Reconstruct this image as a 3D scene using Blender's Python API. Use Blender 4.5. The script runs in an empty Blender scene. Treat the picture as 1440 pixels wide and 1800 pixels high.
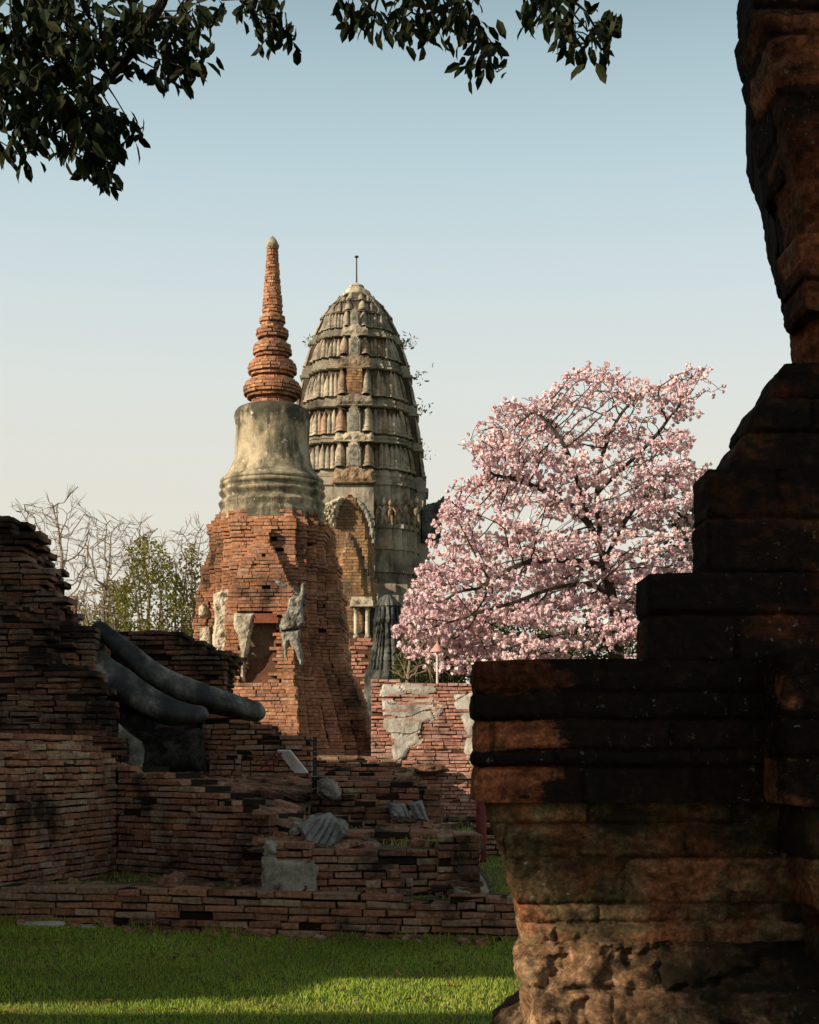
import bpy, math, random
import numpy as np
from mathutils import Vector, noise as mnoise

# ------------------------------------------------------------------ camera, light, exposure
S = bpy.context.scene
F, CX, HZ, EYE = 2500.0, 720.0, 1330.0, 1.6
cam_d = bpy.data.cameras.new('camera')
cam_d.sensor_fit = 'VERTICAL'; cam_d.sensor_height = 36.0; cam_d.lens = 36.0*F/1800.0
cam_d.shift_y = (HZ-900.0)/1800.0
cam_d.clip_start = 0.05; cam_d.clip_end = 3000
cam = bpy.data.objects.new('camera', cam_d); S.collection.objects.link(cam)
cam.location = (0, 0, EYE); cam.rotation_euler = (math.radians(90), 0, 0)
S.camera = cam
SUN = Vector((-0.80, -0.43, 0.37)).normalized()
SUN_EL = math.asin(SUN.z)
W = bpy.data.worlds.new('World'); S.world = W; W.use_nodes = True
nt = W.node_tree; bg = nt.nodes['Background']
sky = nt.nodes.new('ShaderNodeTexSky'); sky.sky_type = 'NISHITA'; sky.sun_disc = False
sky.sun_elevation = SUN_EL
sky.sun_rotation = math.atan2(SUN.x, SUN.y)
sky.air_density = 1.0; sky.dust_density = 3.0; sky.ozone_density = 1.0
# evening haze veil: whitens the clear sky towards the horizon
tcw = nt.nodes.new('ShaderNodeTexCoord'); sep = nt.nodes.new('ShaderNodeSeparateXYZ'); nt.links.new(tcw.outputs['Generated'], sep.inputs[0])
rw = nt.nodes.new('ShaderNodeValToRGB'); nt.links.new(sep.outputs[2], rw.inputs[0])
SKY = [(0.0,(.60,.56,.48)),(.16,(.59,.56,.485)),(.20,(.575,.565,.50)),(.25,(.55,.572,.535)),(.315,(.48,.545,.55)),(.381,(.388,.492,.52)),(.441,(.305,.405,.44)),(.48,(.235,.325,.36)),(.60,(.17,.205,.225)),(1.0,(.12,.14,.15))]
while len(rw.color_ramp.elements) < len(SKY): rw.color_ramp.elements.new(.5)
for e_, (p_, c_) in zip(rw.color_ramp.elements, SKY): e_.position = p_; e_.color = (*c_, 1)
gm = nt.nodes.new('ShaderNodeVectorMath'); gm.operation = 'SCALE'; gm.inputs['Scale'].default_value = 12.5; nt.links.new(rw.outputs[0], gm.inputs[0])
mxw = nt.nodes.new('ShaderNodeMix'); mxw.data_type = 'RGBA'; mxw.inputs[0].default_value = .86
nt.links.new(sky.outputs[0], mxw.inputs[6]); nt.links.new(gm.outputs[0], mxw.inputs[7])
nt.links.new(mxw.outputs[2], bg.inputs[0]); bg.inputs[1].default_value = 0.08
sun_d = bpy.data.lights.new('sun', 'SUN'); sun_d.energy = 5.0; sun_d.angle = math.radians(0.5)
sun_d.color = (1.0, 0.86, 0.67)
sun = bpy.data.objects.new('sun', sun_d); S.collection.objects.link(sun)
sun.rotation_euler = (-SUN).to_track_quat('-Z', 'Y').to_euler(); sun.location = (-30, -15, 20)
S.view_settings.view_transform = 'Standard'; S.view_settings.look = 'None'
S.view_settings.exposure = 0.55; S.view_settings.gamma = 1.0
S.cycles.max_bounces = 6; S.cycles.diffuse_bounces = 3; S.cycles.transparent_max_bounces = 4

rng = np.random.default_rng(7)
random.seed(7)
def P(px, py, Y): return np.array([(px-CX)/F*Y, Y, EYE+(HZ-py)/F*Y])
def X2(px, Y): return (px-CX)/F*Y
def Z2(py, Y): return EYE+(HZ-py)/F*Y
def nz(p, s=1.0, o=3): return mnoise.fractal(Vector((p[0]*s, p[1]*s, p[2]*s)), 1.0, 2.0, o)

# ------------------------------------------------------------------ object helpers
def tag(o, label=None, cat=None, group=None, kind=None):
    if label: o['label'] = label
    if cat: o['category'] = cat
    if group: o['group'] = group
    if kind: o['kind'] = kind
    return o
def thing(name, loc, label, cat, group=None):
    e = bpy.data.objects.new(name, None); e.empty_display_size = .2
    S.collection.objects.link(e); e.location = loc
    return tag(e, label, cat, group)
def wloc(o):
    v = np.zeros(3)
    while o is not None: v += np.array(o.location); o = o.parent
    return v
class M:            # raw mesh collector, world coordinates
    def __init__(s): s.v = []; s.f = []; s.n = 0
    def add(s, v, f, mi=0):
        v = np.asarray(v, float).reshape(-1, 3)
        f = [np.asarray(q, np.int64) for q in (f if isinstance(f, list) else [f])]
        for q in f:
            if q.size: s.f.append((q+s.n, mi))
        s.v.append(v); s.n += len(v); return s
    def box(s, lo, hi, mi=0):
        x0, y0, z0 = lo; x1, y1, z1 = hi
        v = [(x0,y0,z0),(x1,y0,z0),(x1,y1,z0),(x0,y1,z0),(x0,y0,z1),(x1,y0,z1),(x1,y1,z1),(x0,y1,z1)]
        return s.add(v, BOXF, mi)
BOXF = np.array([(0,3,2,1),(4,5,6,7),(0,1,5,4),(1,2,6,5),(2,3,7,6),(3,0,4,7)])
def build(name, m, mats, parent=None, smooth=False, base=None):
    v = np.concatenate(m.v) if m.v else np.zeros((0,3))
    if parent is not None: org = wloc(parent)
    else:
        org = np.array([v[:,0].mean(), v[:,1].mean(), v[:,2].min()]) if base is None else np.array(base)
    v = v-org
    me = bpy.data.meshes.new(name)
    nv = len(v); me.vertices.add(nv); me.vertices.foreach_set('co', v.astype(np.float32).ravel())
    tot = sum(q.size for q, _ in m.f); nf = sum(len(q) for q, _ in m.f)
    me.loops.add(tot); me.polygons.add(nf)
    li = np.concatenate([q.ravel() for q, _ in m.f])
    cnt = np.concatenate([np.full(len(q), q.shape[1]) for q, _ in m.f])
    st = np.concatenate([[0], np.cumsum(cnt)[:-1]])
    mi = np.concatenate([np.full(len(q), i) for q, i in m.f])
    me.loops.foreach_set('vertex_index', li.astype(np.int32))
    me.polygons.foreach_set('loop_start', st.astype(np.int32))
    me.polygons.foreach_set('loop_total', cnt.astype(np.int32))
    me.polygons.foreach_set('material_index', mi.astype(np.int32))
    me.polygons.foreach_set('use_smooth', np.full(nf, smooth, bool))
    for mt in (mats if isinstance(mats, (list, tuple)) else [mats]): me.materials.append(mt)
    me.update(calc_edges=True); me.validate()
    o = bpy.data.objects.new(name, me); S.collection.objects.link(o)
    if parent is not None: o.parent = parent
    else: o.location = org
    return o

# ------------------------------------------------------------------ materials
class NT:
    def __init__(s, name):
        s.m = bpy.data.materials.new(name); s.m.use_nodes = True; s.t = s.m.node_tree
        s.b = s.t.nodes['Principled BSDF']; s.out = s.t.nodes['Material Output']
        s.b.inputs['Specular IOR Level'].default_value = .08
        g = s.t.nodes.new('ShaderNodeNewGeometry'); s.pos = g.outputs['Position']; s.isl = g.outputs['Random Per Island']; s.back = g.outputs['Backfacing']
    def L(s, a, b): s.t.links.new(a, b)
    def noise(s, scale, detail=5, rough=.6, vec=None, stretch=None):
        n = s.t.nodes.new('ShaderNodeTexNoise'); n.inputs['Scale'].default_value = scale
        n.inputs['Detail'].default_value = detail; n.inputs['Roughness'].default_value = rough
        v = vec or s.pos
        if stretch:
            mp = s.t.nodes.new('ShaderNodeVectorMath'); mp.operation = 'MULTIPLY'; s.L(v, mp.inputs[0]); mp.inputs[1].default_value = stretch; v = mp.outputs[0]
        s.L(v, n.inputs['Vector']); return n.outputs['Fac']
    def vor(s, scale, feat='F1'):
        n = s.t.nodes.new('ShaderNodeTexVoronoi'); n.feature = feat; n.inputs['Scale'].default_value = scale
        s.L(s.pos, n.inputs['Vector']); return n.outputs['Distance']
    def ramp(s, fac, stops):
        r = s.t.nodes.new('ShaderNodeValToRGB'); e = r.color_ramp.elements
        while len(e) < len(stops): e.new(.5)
        for el, (p, c) in zip(e, stops):
            el.position = p; el.color = (c, c, c, 1) if isinstance(c, (int, float)) else (*c, 1)
        s.L(fac, r.inputs[0]); return r.outputs[0]
    def mix(s, fac, a, b, mode='MIX'):
        n = s.t.nodes.new('ShaderNodeMix'); n.data_type = 'RGBA'; n.blend_type = mode
        for v, k in ((fac, 0), (a, 6), (b, 7)):
            if isinstance(v, (int, float)): n.inputs[k].default_value = v
            elif isinstance(v, tuple): n.inputs[k].default_value = (*v, 1)
            else: s.L(v, n.inputs[k])
        return n.outputs[2]
    def math(s, op, a, b=0.0):
        n = s.t.nodes.new('ShaderNodeMath'); n.operation = op
        for v, k in ((a, 0), (b, 1)):
            if isinstance(v, (int, float)): n.inputs[k].default_value = v
            else: s.L(v, n.inputs[k])
        return n.outputs[0]
    def xyz(s):
        n = s.t.nodes.new('ShaderNodeSeparateXYZ'); s.L(s.pos, n.inputs[0]); return n.outputs
    def done(s, col, rough=.95, bump=None, bd=.01, bs=.6):
        if isinstance(col, tuple): s.b.inputs['Base Color'].default_value = (*col, 1)
        else: s.L(col, s.b.inputs['Base Color'])
        s.b.inputs['Roughness'].default_value = rough
        if bump is not None:
            n = s.t.nodes.new('ShaderNodeBump'); n.inputs['Distance'].default_value = bd; n.inputs['Strength'].default_value = bs
            s.L(bump, n.inputs['Height']); s.L(n.outputs[0], s.b.inputs['Normal'])
        return s.m

def brick_mat(name, cols, stain=(.012,.011,.009), sl=.50, sh=.62, sscale=1.6, grey=(.20,.18,.15), gl=.66, bd=.012, fine=28):
    t = NT(name)
    n = len(cols)
    c = t.ramp(t.isl, [(i/(n-1), cols[i]) for i in range(n)])
    v = t.noise(fine, 4, .65)
    c = t.mix(1.0, c, t.ramp(v, [(.25, .4), (.75, 1.45)]), 'MULTIPLY')
    g = t.ramp(t.noise(sscale*4.5, 5, .7), [(gl, 0.0), (gl+.08, .75)])
    c = t.mix(g, c, grey)
    st = t.ramp(t.noise(sscale, 7, .68), [(sl, 0.0), (sh, .92)])
    c = t.mix(st, c, stain)
    b = t.noise(fine*1.6, 6, .7)
    return t.done(c, .95, b, bd, .8)
RED = [(.17,.055,.03), (.27,.085,.042), (.22,.075,.045), (.33,.115,.055), (.20,.07,.045), (.27,.13,.085)]
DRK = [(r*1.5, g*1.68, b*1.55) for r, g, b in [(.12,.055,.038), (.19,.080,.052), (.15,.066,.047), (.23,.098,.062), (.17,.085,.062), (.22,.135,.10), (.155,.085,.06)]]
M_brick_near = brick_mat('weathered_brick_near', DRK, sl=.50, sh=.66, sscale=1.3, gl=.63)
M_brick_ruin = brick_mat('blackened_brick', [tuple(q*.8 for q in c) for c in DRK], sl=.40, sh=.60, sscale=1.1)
M_brick_chedi = brick_mat('orange_brick_tower', [(.34,.155,.08), (.43,.205,.105), (.37,.172,.10), (.48,.245,.135), (.29,.135,.088), (.43,.265,.17)], stain=(.045,.03,.02), sl=.47, sh=.66, sscale=.9, grey=(.40,.31,.23), gl=.58, fine=14, bd=.02)
M_brick_far = brick_mat('pink_brick_wall', [(.36,.165,.11), (.45,.215,.15), (.32,.155,.115), (.48,.28,.21), (.30,.17,.13)], sl=.60, sh=.75, sscale=1.2, grey=(.45,.38,.32), gl=.6, fine=14)
def plain(name, cols, scale=3.0, lo=.3, hi=.7, bscale=30, bd=.01, detail=7, stretch=None, extra=None, rough=.95):
    t = NT(name)
    c = t.ramp(t.noise(scale, detail, .65, stretch=stretch), [(lo+(hi-lo)*i/(len(cols)-1), cols[i]) for i in range(len(cols))])
    c = t.mix(1.0, c, t.ramp(t.noise(bscale, 4, .7), [(.25, .6), (.75, 1.3)]), 'MULTIPLY')
    return t.done(c, rough, t.noise(bscale*1.3, 6, .7), bd, .8)
def plain2(name, *a, **k):
    m_ = plain(name, *a, **k); t_ = m_.node_tree; b_ = t_.nodes['Principled BSDF']; src = b_.inputs['Base Color'].links[0].from_socket
    oi = t_.nodes.new('ShaderNodeObjectInfo'); r_ = t_.nodes.new('ShaderNodeValToRGB'); t_.links.new(oi.outputs['Random'], r_.inputs[0])
    els = r_.color_ramp.elements; els[0].color = (.55,.55,.53,1); els[1].color = (1.3,1.25,1.2,1); e2 = els.new(.15); e2.color = (1.0,.72,.58,1); e3 = els.new(.3); e3.color = (.85,.85,.84,1)
    mx = t_.nodes.new('ShaderNodeMix'); mx.data_type = 'RGBA'; mx.blend_type = 'MULTIPLY'; mx.inputs[0].default_value = 1
    t_.links.new(src, mx.inputs[6]); t_.links.new(r_.outputs[0], mx.inputs[7]); t_.links.new(mx.outputs[2], b_.inputs['Base Color']); return m_
M_mortar = plain('mortar_dirt', [(.012,.009,.007), (.03,.022,.016)], 4)
M_mortar_chedi = plain('mortar_chedi', [(.07,.03,.018), (.16,.075,.045)], 3)
def stucco_bell():
    t = NT('bell_stucco')
    c = t.ramp(t.noise(2.2, 8, .7), [(.30, (.13,.115,.08)), (.45, (.31,.26,.175)), (.6, (.46,.375,.245)), (.75, (.38,.34,.27))])
    st = t.ramp(t.noise(1.6, 8, .72, stretch=(1.6,1.6,.45)), [(.43, 0.0), (.58, .85)])
    z = t.xyz()[2]
    top = t.math('ADD', st, t.ramp(t.math('ADD', t.math('MULTIPLY', t.math('SUBTRACT', z, 7.75), 1.1), t.math('MULTIPLY', t.math('SUBTRACT', t.noise(3.0, 6, .7), .5), 1.4)), [(.35, 0.0), (.62, .85)]))
    c = t.mix(t.math('MINIMUM', top, .9), c, (.045,.043,.032))
    wh = t.ramp(t.noise(7, 6, .7), [(.62, 0.0), (.66, .8)])
    c = t.mix(wh, c, (.62,.56,.42))
    return t.done(c, .95, t.noise(14, 8, .7), .03, .7)
M_bell = stucco_bell()
M_stucco = plain('pale_stucco', [(.10,.085,.065), (.30,.25,.18), (.52,.44,.32), (.56,.50,.40)], 2.4, .32, .66, 18, .02)
M_stucco_grey = plain('grey_stucco', [(.05,.046,.038), (.15,.14,.115), (.27,.25,.205), (.34,.32,.265)], 3.4, .3, .68, 30, .012)
M_fluted = plain('fluted_grey_plaster', [(.08,.08,.073), (.20,.20,.185), (.31,.305,.285)], 4.0, .3, .7, 40, .008)
M_statue = plain('black_statue_stucco', [(.006,.007,.007), (.024,.024,.021), (.085,.08,.07), (.24,.225,.19)], 2.6, .38, .68, 26, .014, stretch=(1,1,.6), rough=.6)
M_statue.node_tree.nodes['Principled BSDF'].inputs['Specular IOR Level'].default_value = .35
M_statue_dark = plain('dark_statue_core', [(.006,.006,.005), (.018,.017,.015), (.05,.048,.042), (.11,.105,.092)], 3.0, .38, .72, 24, .02)  # darker tone for the mass under the legs
def prang_mat():
    t = NT('prang_plaster')
    c = t.ramp(t.noise(.42, 8, .68), [(.30, (.085,.072,.055)), (.44, (.22,.185,.14)), (.58, (.36,.31,.235)), (.72, (.46,.40,.31))])
    st = t.ramp(t.noise(.55, 8, .72, stretch=(1.5,1.5,.5)), [(.50, 0.0), (.66, .85)])
    c = t.mix(st, c, (.035,.034,.028))
    br = t.ramp(t.noise(.45, 6, .65), [(.60, 0.0), (.68, .6)])
    c = t.mix(br, c, (.27,.12,.075))
    return t.done(c, .95, t.noise(3.0, 8, .7), .10, .8)
M_prang = prang_mat()
M_prang_dark = plain('dark_prang_stone', [(.012,.013,.012), (.04,.042,.038), (.12,.12,.105), (.2,.18,.15)], .9, .3, .72, 8, .05)
M_antefix = plain2('antefix_stone', [(.07,.06,.046), (.20,.17,.128), (.36,.31,.235), (.46,.40,.31)], .75, .30, .68, 5, .06)
M_tierwall = plain('shade_toned_tier_wall', [(.04,.034,.027), (.10,.075,.055), (.17,.115,.08)], .9, .3, .7, 6, .05)  # brick tone darkened to paint shade into the gaps between antefixes
M_recess = plain('dark_recess', [(.03,.024,.018), (.07,.05,.036)], 2)  # dark brown for the panel behind the porch columns
def porch_brick():
    t = NT('yellow_brick')
    tc = t.t.nodes.new('ShaderNodeTexBrick'); s = t.xyz()
    cb = t.t.nodes.new('ShaderNodeCombineXYZ'); t.L(t.math('ADD', s[0], s[1]), cb.inputs[0]); t.L(s[2], cb.inputs[1])
    t.L(cb.outputs[0], tc.inputs['Vector']); tc.inputs['Scale'].default_value = 1.0
    tc.inputs['Brick Width'].default_value = .62; tc.inputs['Row Height'].default_value = .17; tc.inputs['Mortar Size'].default_value = .02
    tc.inputs['Color1'].default_value = (.40,.24,.11,1); tc.inputs['Color2'].default_value = (.29,.14,.07,1); tc.inputs['Mortar'].default_value = (.12,.07,.04,1)
    c = t.mix(t.ramp(t.noise(.6, 7, .7), [(.42, 0.0), (.62, .85)]), t.mix(1.0, tc.outputs[0], t.ramp(t.noise(5, 6, .75), [(.3, .3), (.7, 1.5)]), 'MULTIPLY'), (.07,.055,.04))
    return t.done(c, .95, t.noise(4, 6, .7), .06, .8)
M_porch = porch_brick()
M_bark = plain('grey_bark', [(.035,.026,.02), (.09,.07,.055)], 6, .3, .7, 40, .01)
M_bark_dark = plain('dark_bark', [(.012,.010,.008), (.03,.024,.018)], 6, .3, .7, 40, .01)
M_twig = plain('bare_twigs', [(.17,.13,.09), (.30,.24,.18)], 1.5, .3, .7, 20, .01)
def leaf_mat(name, cols, trans=.25, rough=.6, tcol=None):
    t = NT(name); n = len(cols)
    c = t.ramp(t.isl, [(i/(n-1), cols[i]) for i in range(n)])
    t.done(c, rough)
    if trans > 0:
        tr = t.t.nodes.new('ShaderNodeBsdfTranslucent'); t.L(t.mix(1.0, c, tcol or (1,1,.7), 'MULTIPLY'), tr.inputs[0])
        mx = t.t.nodes.new('ShaderNodeMixShader'); mx.inputs[0].default_value = trans
        t.L(t.b.outputs[0], mx.inputs[1]); t.L(tr.outputs[0], mx.inputs[2]); t.L(mx.outputs[0], t.out.inputs['Surface'])
    return t.m
def petal_mat(name, cols, trans, rough, tcol):
    m_ = leaf_mat(name, cols, trans, rough, tcol); t_ = m_.node_tree
    g = t_.nodes.new('ShaderNodeNewGeometry'); n_ = t_.nodes.new('ShaderNodeTexNoise'); n_.inputs['Scale'].default_value = .9; n_.inputs['Detail'].default_value = 5
    t_.links.new(g.outputs['Position'], n_.inputs['Vector']); r_ = t_.nodes.new('ShaderNodeValToRGB'); t_.links.new(n_.outputs['Fac'], r_.inputs[0])
    e = r_.color_ramp.elements; e[0].position = .36; e[0].color = (.93,.82,.86,1); e[1].position = .62; e[1].color = (1.08,1.06,1.04,1)
    for nd in [x for x in t_.nodes if x.type in ('BSDF_PRINCIPLED', 'BSDF_TRANSLUCENT')]:
        sk = nd.inputs[0]; src = sk.links[0].from_socket; mx = t_.nodes.new('ShaderNodeMix'); mx.data_type = 'RGBA'; mx.blend_type = 'MULTIPLY'; mx.inputs[0].default_value = 1
        t_.links.new(src, mx.inputs[6]); t_.links.new(r_.outputs[0], mx.inputs[7]); t_.links.new(mx.outputs[2], sk)
    return m_
def grass_mat(name, cols, trans=.3, rough=.7):
    t = NT(name); n = len(cols)
    c = t.ramp(t.isl, [(i/(n-1), cols[i]) for i in range(n)])
    c = t.mix(t.ramp(t.noise(1.5, 6, .65), [(.45, 0.0), (.72, .65)]), c, (.34,.30,.07))
    c = t.mix(1.0, c, t.ramp(t.noise(.7, 4, .6), [(.3, .7), (.7, 1.2)]), 'MULTIPLY')
    t.done(c, rough)
    tr = t.t.nodes.new('ShaderNodeBsdfTranslucent'); t.L(c, tr.inputs[0])
    mx = t.t.nodes.new('ShaderNodeMixShader'); mx.inputs[0].default_value = trans
    t.L(t.b.outputs[0], mx.inputs[1]); t.L(tr.outputs[0], mx.inputs[2]); t.L(mx.outputs[0], t.out.inputs['Surface'])
    return t.m
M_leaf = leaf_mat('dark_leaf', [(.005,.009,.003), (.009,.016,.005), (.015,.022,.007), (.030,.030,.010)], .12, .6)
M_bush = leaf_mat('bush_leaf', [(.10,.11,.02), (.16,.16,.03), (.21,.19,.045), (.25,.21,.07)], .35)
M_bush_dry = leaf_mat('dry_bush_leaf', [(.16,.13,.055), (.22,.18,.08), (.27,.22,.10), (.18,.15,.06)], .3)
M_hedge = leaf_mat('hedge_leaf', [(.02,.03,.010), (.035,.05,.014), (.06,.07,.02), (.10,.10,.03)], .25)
M_petal = petal_mat('pink_petals', [(.67,.46,.51), (.79,.61,.63), (.86,.73,.73), (.93,.87,.84), (.75,.56,.60)], .3, .8, (1,.9,.9))
M_grass = grass_mat('grass_blade', [(.17,.26,.022), (.22,.32,.03), (.27,.37,.042), (.33,.40,.055), (.42,.40,.13)], .3, .7)
M_deadleaf = leaf_mat('dead_leaf', [(.12,.06,.025), (.20,.11,.045), (.26,.17,.08)], .1)
M_soil = plain('turf_soil', [(.035,.055,.009), (.06,.095,.016), (.08,.11,.024)], 2.5, .3, .7, 40, .01)
M_ground = plain('dry_terrace_soil', [(.045,.05,.018), (.10,.075,.045), (.16,.115,.075)], 1.6, .3, .7, 30, .01)
M_white_stone = plain('pale_stone', [(.26,.24,.20), (.52,.49,.42)], 5, .3, .7, 40, .008)
M_sign = plain('white_sign_panel', [(.82,.84,.87), (.90,.91,.92)], 6, .3, .7, 3, .001, rough=.5)
M_redpaint = plain('maroon_paint', [(.12,.03,.025), (.17,.045,.035)], 8, .3, .7, 30, .003, rough=.6)
M_lamp = plain('faded_red_shade', [(.50,.20,.17), (.60,.28,.24)], 3, .3, .7, 10, .005, rough=.6)
M_pole = plain('pale_pole', [(.50,.40,.35), (.62,.52,.46)], 3, .3, .7, 10, .005, rough=.6)
M_metal = plain('dark_iron', [(.03,.03,.03), (.06,.055,.05)], 3, .3, .7, 10, .002, rough=.5)
M_fur = plain('dark_fur', [(.010,.008,.006), (.03,.022,.016)], 40, .3, .7, 150, .002)
def pier_mat(name, brick, crust, lo, hi, scale, xb=0.0, lichen=.5, mid=(.09,.065,.03), bands=None, x0=.36, ml=.52):
    t = NT(name); x, y, z = t.xyz()
    row = t.noise(5.0, 3, .5, stretch=(.35,.35,3.0))
    c = t.ramp(row, [(.3, tuple(q*.55 for q in brick)), (.5, brick), (.7, tuple(min(1, q*1.25) for q in brick))])
    c = t.mix(t.ramp(t.noise(7.0, 7, .7), [(ml, 0.0), (ml+.10, .85)]), c, mid)
    an = t.t.nodes.new('ShaderNodeAttribute'); an.attribute_name = 'brick_tone'
    c = t.mix(1.0, c, t.ramp(an.outputs['Fac'], [(0, .45), (.5, .9), (1, 1.55)]), 'MULTIPLY')
    c = t.mix(1.0, c, t.ramp(t.noise(70, 6, .75), [(.30, .25), (.50, .85), (.70, 1.9)]), 'MULTIPLY')
    c = t.mix(1.0, c, t.ramp(t.noise(18, 6, .7), [(.30, .4), (.70, 1.5)]), 'MULTIPLY')
    k = t.math('ADD', t.noise(scale, 9, .66, stretch=(.8,1,1.5)), t.math('MULTIPLY', t.math('SUBTRACT', x, x0), xb))
    k = t.math('ADD', k, t.math('MULTIPLY', t.math('SUBTRACT', an.outputs['Fac'], .5), -.09))
    if bands:
        zn = t.math('MULTIPLY', t.math('SUBTRACT', t.math('ADD', z, t.math('MULTIPLY', t.math('SUBTRACT', t.noise(11, 5, .7), .5), .05)), 1.5), 1/.3)
        k = t.math('ADD', k, t.ramp(zn, bands))
    c = t.mix(t.ramp(k, [(lo, 0.0), (hi, .97)]), c, t.mix(t.ramp(t.noise(26, 7, .75), [(.54, 0.0), (.68, .9)]), crust, (.045,.026,.016)))
    sp = t.ramp(t.noise(75, 3, .6), [(.655, 0.0), (.69, .9)])
    sp2 = t.math('MULTIPLY', sp, t.ramp(t.noise(4, 3, .5), [(.45, 0.0), (.6, lichen)]))
    c = t.mix(sp2, c, (.30,.28,.22))
    return t.done(c, .96, t.noise(45, 8, .72), .012, .9)
M_pier = pier_mat('black_crusted_brick', (.13,.040,.018), (.014,.011,.0085), .37, .52, 4.5, .12)
M_pier_block = pier_mat('chipped_crusted_brick', (.22,.072,.032), (.013,.010,.008), .47, .52, 4.5, .85, bands=[(0,0),(.27,0),(.285,.22),(.36,.22),(.375,0),(.545,0),(.56,.22),(.71,.22),(.725,0),(1,0)], x0=.235)
M_pier_pil = pier_mat('crusted_pilaster', (.20,.07,.03), (.010,.008,.006), .36, .46, 5.5, 1.5, .6, (.15,.11,.06), x0=.645)
M_pier_up = pier_mat('red_brown_pier', (.25,.080,.036), (.012,.009,.007), .50, .64, 4.0, 0, .4, (.15,.11,.055))
M_pier_base = pier_mat('mossy_moulding', (.22,.085,.04), (.026,.022,.012), .48, .62, 4.2, .12, .8, (.18,.13,.066), ml=.44)
M_plinth = pier_mat('rough_tan_plinth', (.17,.095,.05), (.020,.015,.009), .44, .58, 8.0, .3, .6, (.20,.13,.07))

# ------------------------------------------------------------------ brick builder
class BB:
    def __init__(s): s.r = []; s.core = M()
    def add(s, c, u, n, w, L, D, H): s.r.append((*c, *u, *n, *w, L, D, H))
    def emit(s, m, mi=0, cham=.009, jit=.004, rot=.015):
        if not s.r: return
        a = np.array(s.r); N = len(a)
        c, u, n, w = a[:,0:3], a[:,3:6], a[:,6:9], a[:,9:12]
        L, D, H = a[:,12], a[:,13], a[:,14]
        r = np.random.default_rng(N)
        k = r.normal(0, rot, (N,3)); n2 = n+u*k[:,0:1]+w*k[:,1:2]; u2 = u-n*k[:,0:1]+w*k[:,2:3]; w2 = w-n*k[:,1:2]-u*k[:,2:3]
        T = []
        sg = [(-1,-1),(1,-1),(1,1),(-1,1)]
        for d, e in ((-.5, 0), (.5, 1), (.5, 2)):
            for a_, b_ in sg:
                dl = L*.5-(cham if e == 2 else 0); dh = H*.5-(cham if e == 2 else 0)
                dd = D*d-(cham if e == 1 else 0)
                T.append(c+u2*(a_*dl)[:,None]+w2*(b_*dh)[:,None]+n2*dd[:,None])
        V = np.stack(T, 1)+r.normal(0, jit, (N,12,3))
        fq = []
        for i in range(4):
            j = (i+1) % 4
            fq += [(i,j,4+j,4+i), (4+i,4+j,8+j,8+i)]
        fq.append((8,9,10,11)); fq.append((3,2,1,0))
        fq = np.array(fq)
        f = (fq[None]+(np.arange(N)*12)[:,None,None]).reshape(-1,4)
        m.add(V.reshape(-1,3), f, mi)
        for q in s.core.f: pass
def run(bb, p0, p1, z0, ztop, ch=.068, L=.27, D=.14, thick=None, off=None, miss=.015, face=1, hole=None, core=True, gap=.012, dj=.010, zoff=None, r=rng):
    if zoff is None and core:
        wv = random.random()*50; zoff = lambda s: .014*mnoise.noise(Vector((s*.8+wv, z0, 0)))+.005*mnoise.noise(Vector((s*3+wv, z0, 5)))
    p0 = np.array(p0, float); p1 = np.array(p1, float); d = p1-p0; ln = float(np.hypot(*d))
    if ln < .03: return
    u = d/ln; n = np.array([u[1], -u[0]])*face
    u3 = (u[0], u[1], 0); n3 = (n[0], n[1], 0)
    zt = ztop if callable(ztop) else (lambda s: ztop)
    thick = thick or D
    k = 0; zmax = max(zt(ln*i/20) for i in range(21))
    while z0+(k+.6)*ch < zmax:
        zc = z0+(k+.5)*ch
        o = off(zc) if off else 0.0
        s = -r.random()*L*.8; iv = []
        while s < ln:
            l = L*(.5+.9*r.random())
            a, b = max(s, 0), min(s+l, ln); s += l
            if b-a < .03: continue
            mid = (a+b)/2
            if zt(mid) < zc: continue
            if hole and hole(mid, zc): continue
            if iv and abs(iv[-1][1]-a) < 1e-6: iv[-1][1] = b
            else: iv.append([a, b])
            if r.random() < miss: continue
            oo = o+r.normal(0, dj)
            q = p0+u*mid+n*(oo-D/2)
            wz = (zoff(mid) if zoff else 0)
            bb.add((q[0], q[1], zc+wz+r.normal(0, .003)), u3, n3, (0,0,1), b-a-gap, D, ch-gap*(.8+.5*r.random()))
        if core:
            for a, b in iv:
                a2, b2 = a+.02, b-.02
                if b2-a2 < .02: continue
                q0 = p0+u*a2+n*(o-.03); q1 = p0+u*b2+n*(o-.03); q2 = q1-n*max(thick-.05, .02); q3 = q0-n*max(thick-.05, .02)
                wz0 = (zoff(a2) if zoff else 0); wz1 = (zoff(b2) if zoff else 0)
                zl, zh = zc-ch/2, zc+ch/2-.012
                bb.core.add([(*q0,zl+wz0),(*q1,zl+wz1),(*q2,zl+wz1),(*q3,zl+wz0),(*q0,zh+wz0),(*q1,zh+wz1),(*q2,zh+wz1),(*q3,zh+wz0)], BOXF, 1)
        k += 1
def brickobj(name, bb, mats, parent=None, **kw):
    m = M(); bb.emit(m, 0, **kw)
    for v in bb.core.v: m.v.append(v)
    for q, mi in bb.core.f: m.f.append((q+m.n, 1))
    m.n += bb.core.n
    return build(name, m, mats, parent)
def lerp_fn(pts):
    xs = [p[0] for p in pts]; ys = [p[1] for p in pts]
    return lambda s: float(np.interp(s, xs, ys))
def rag(f, amp, fr, seed): return lambda s: f(s)+amp*mnoise.noise(Vector((s*fr, seed, 0)))

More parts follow.
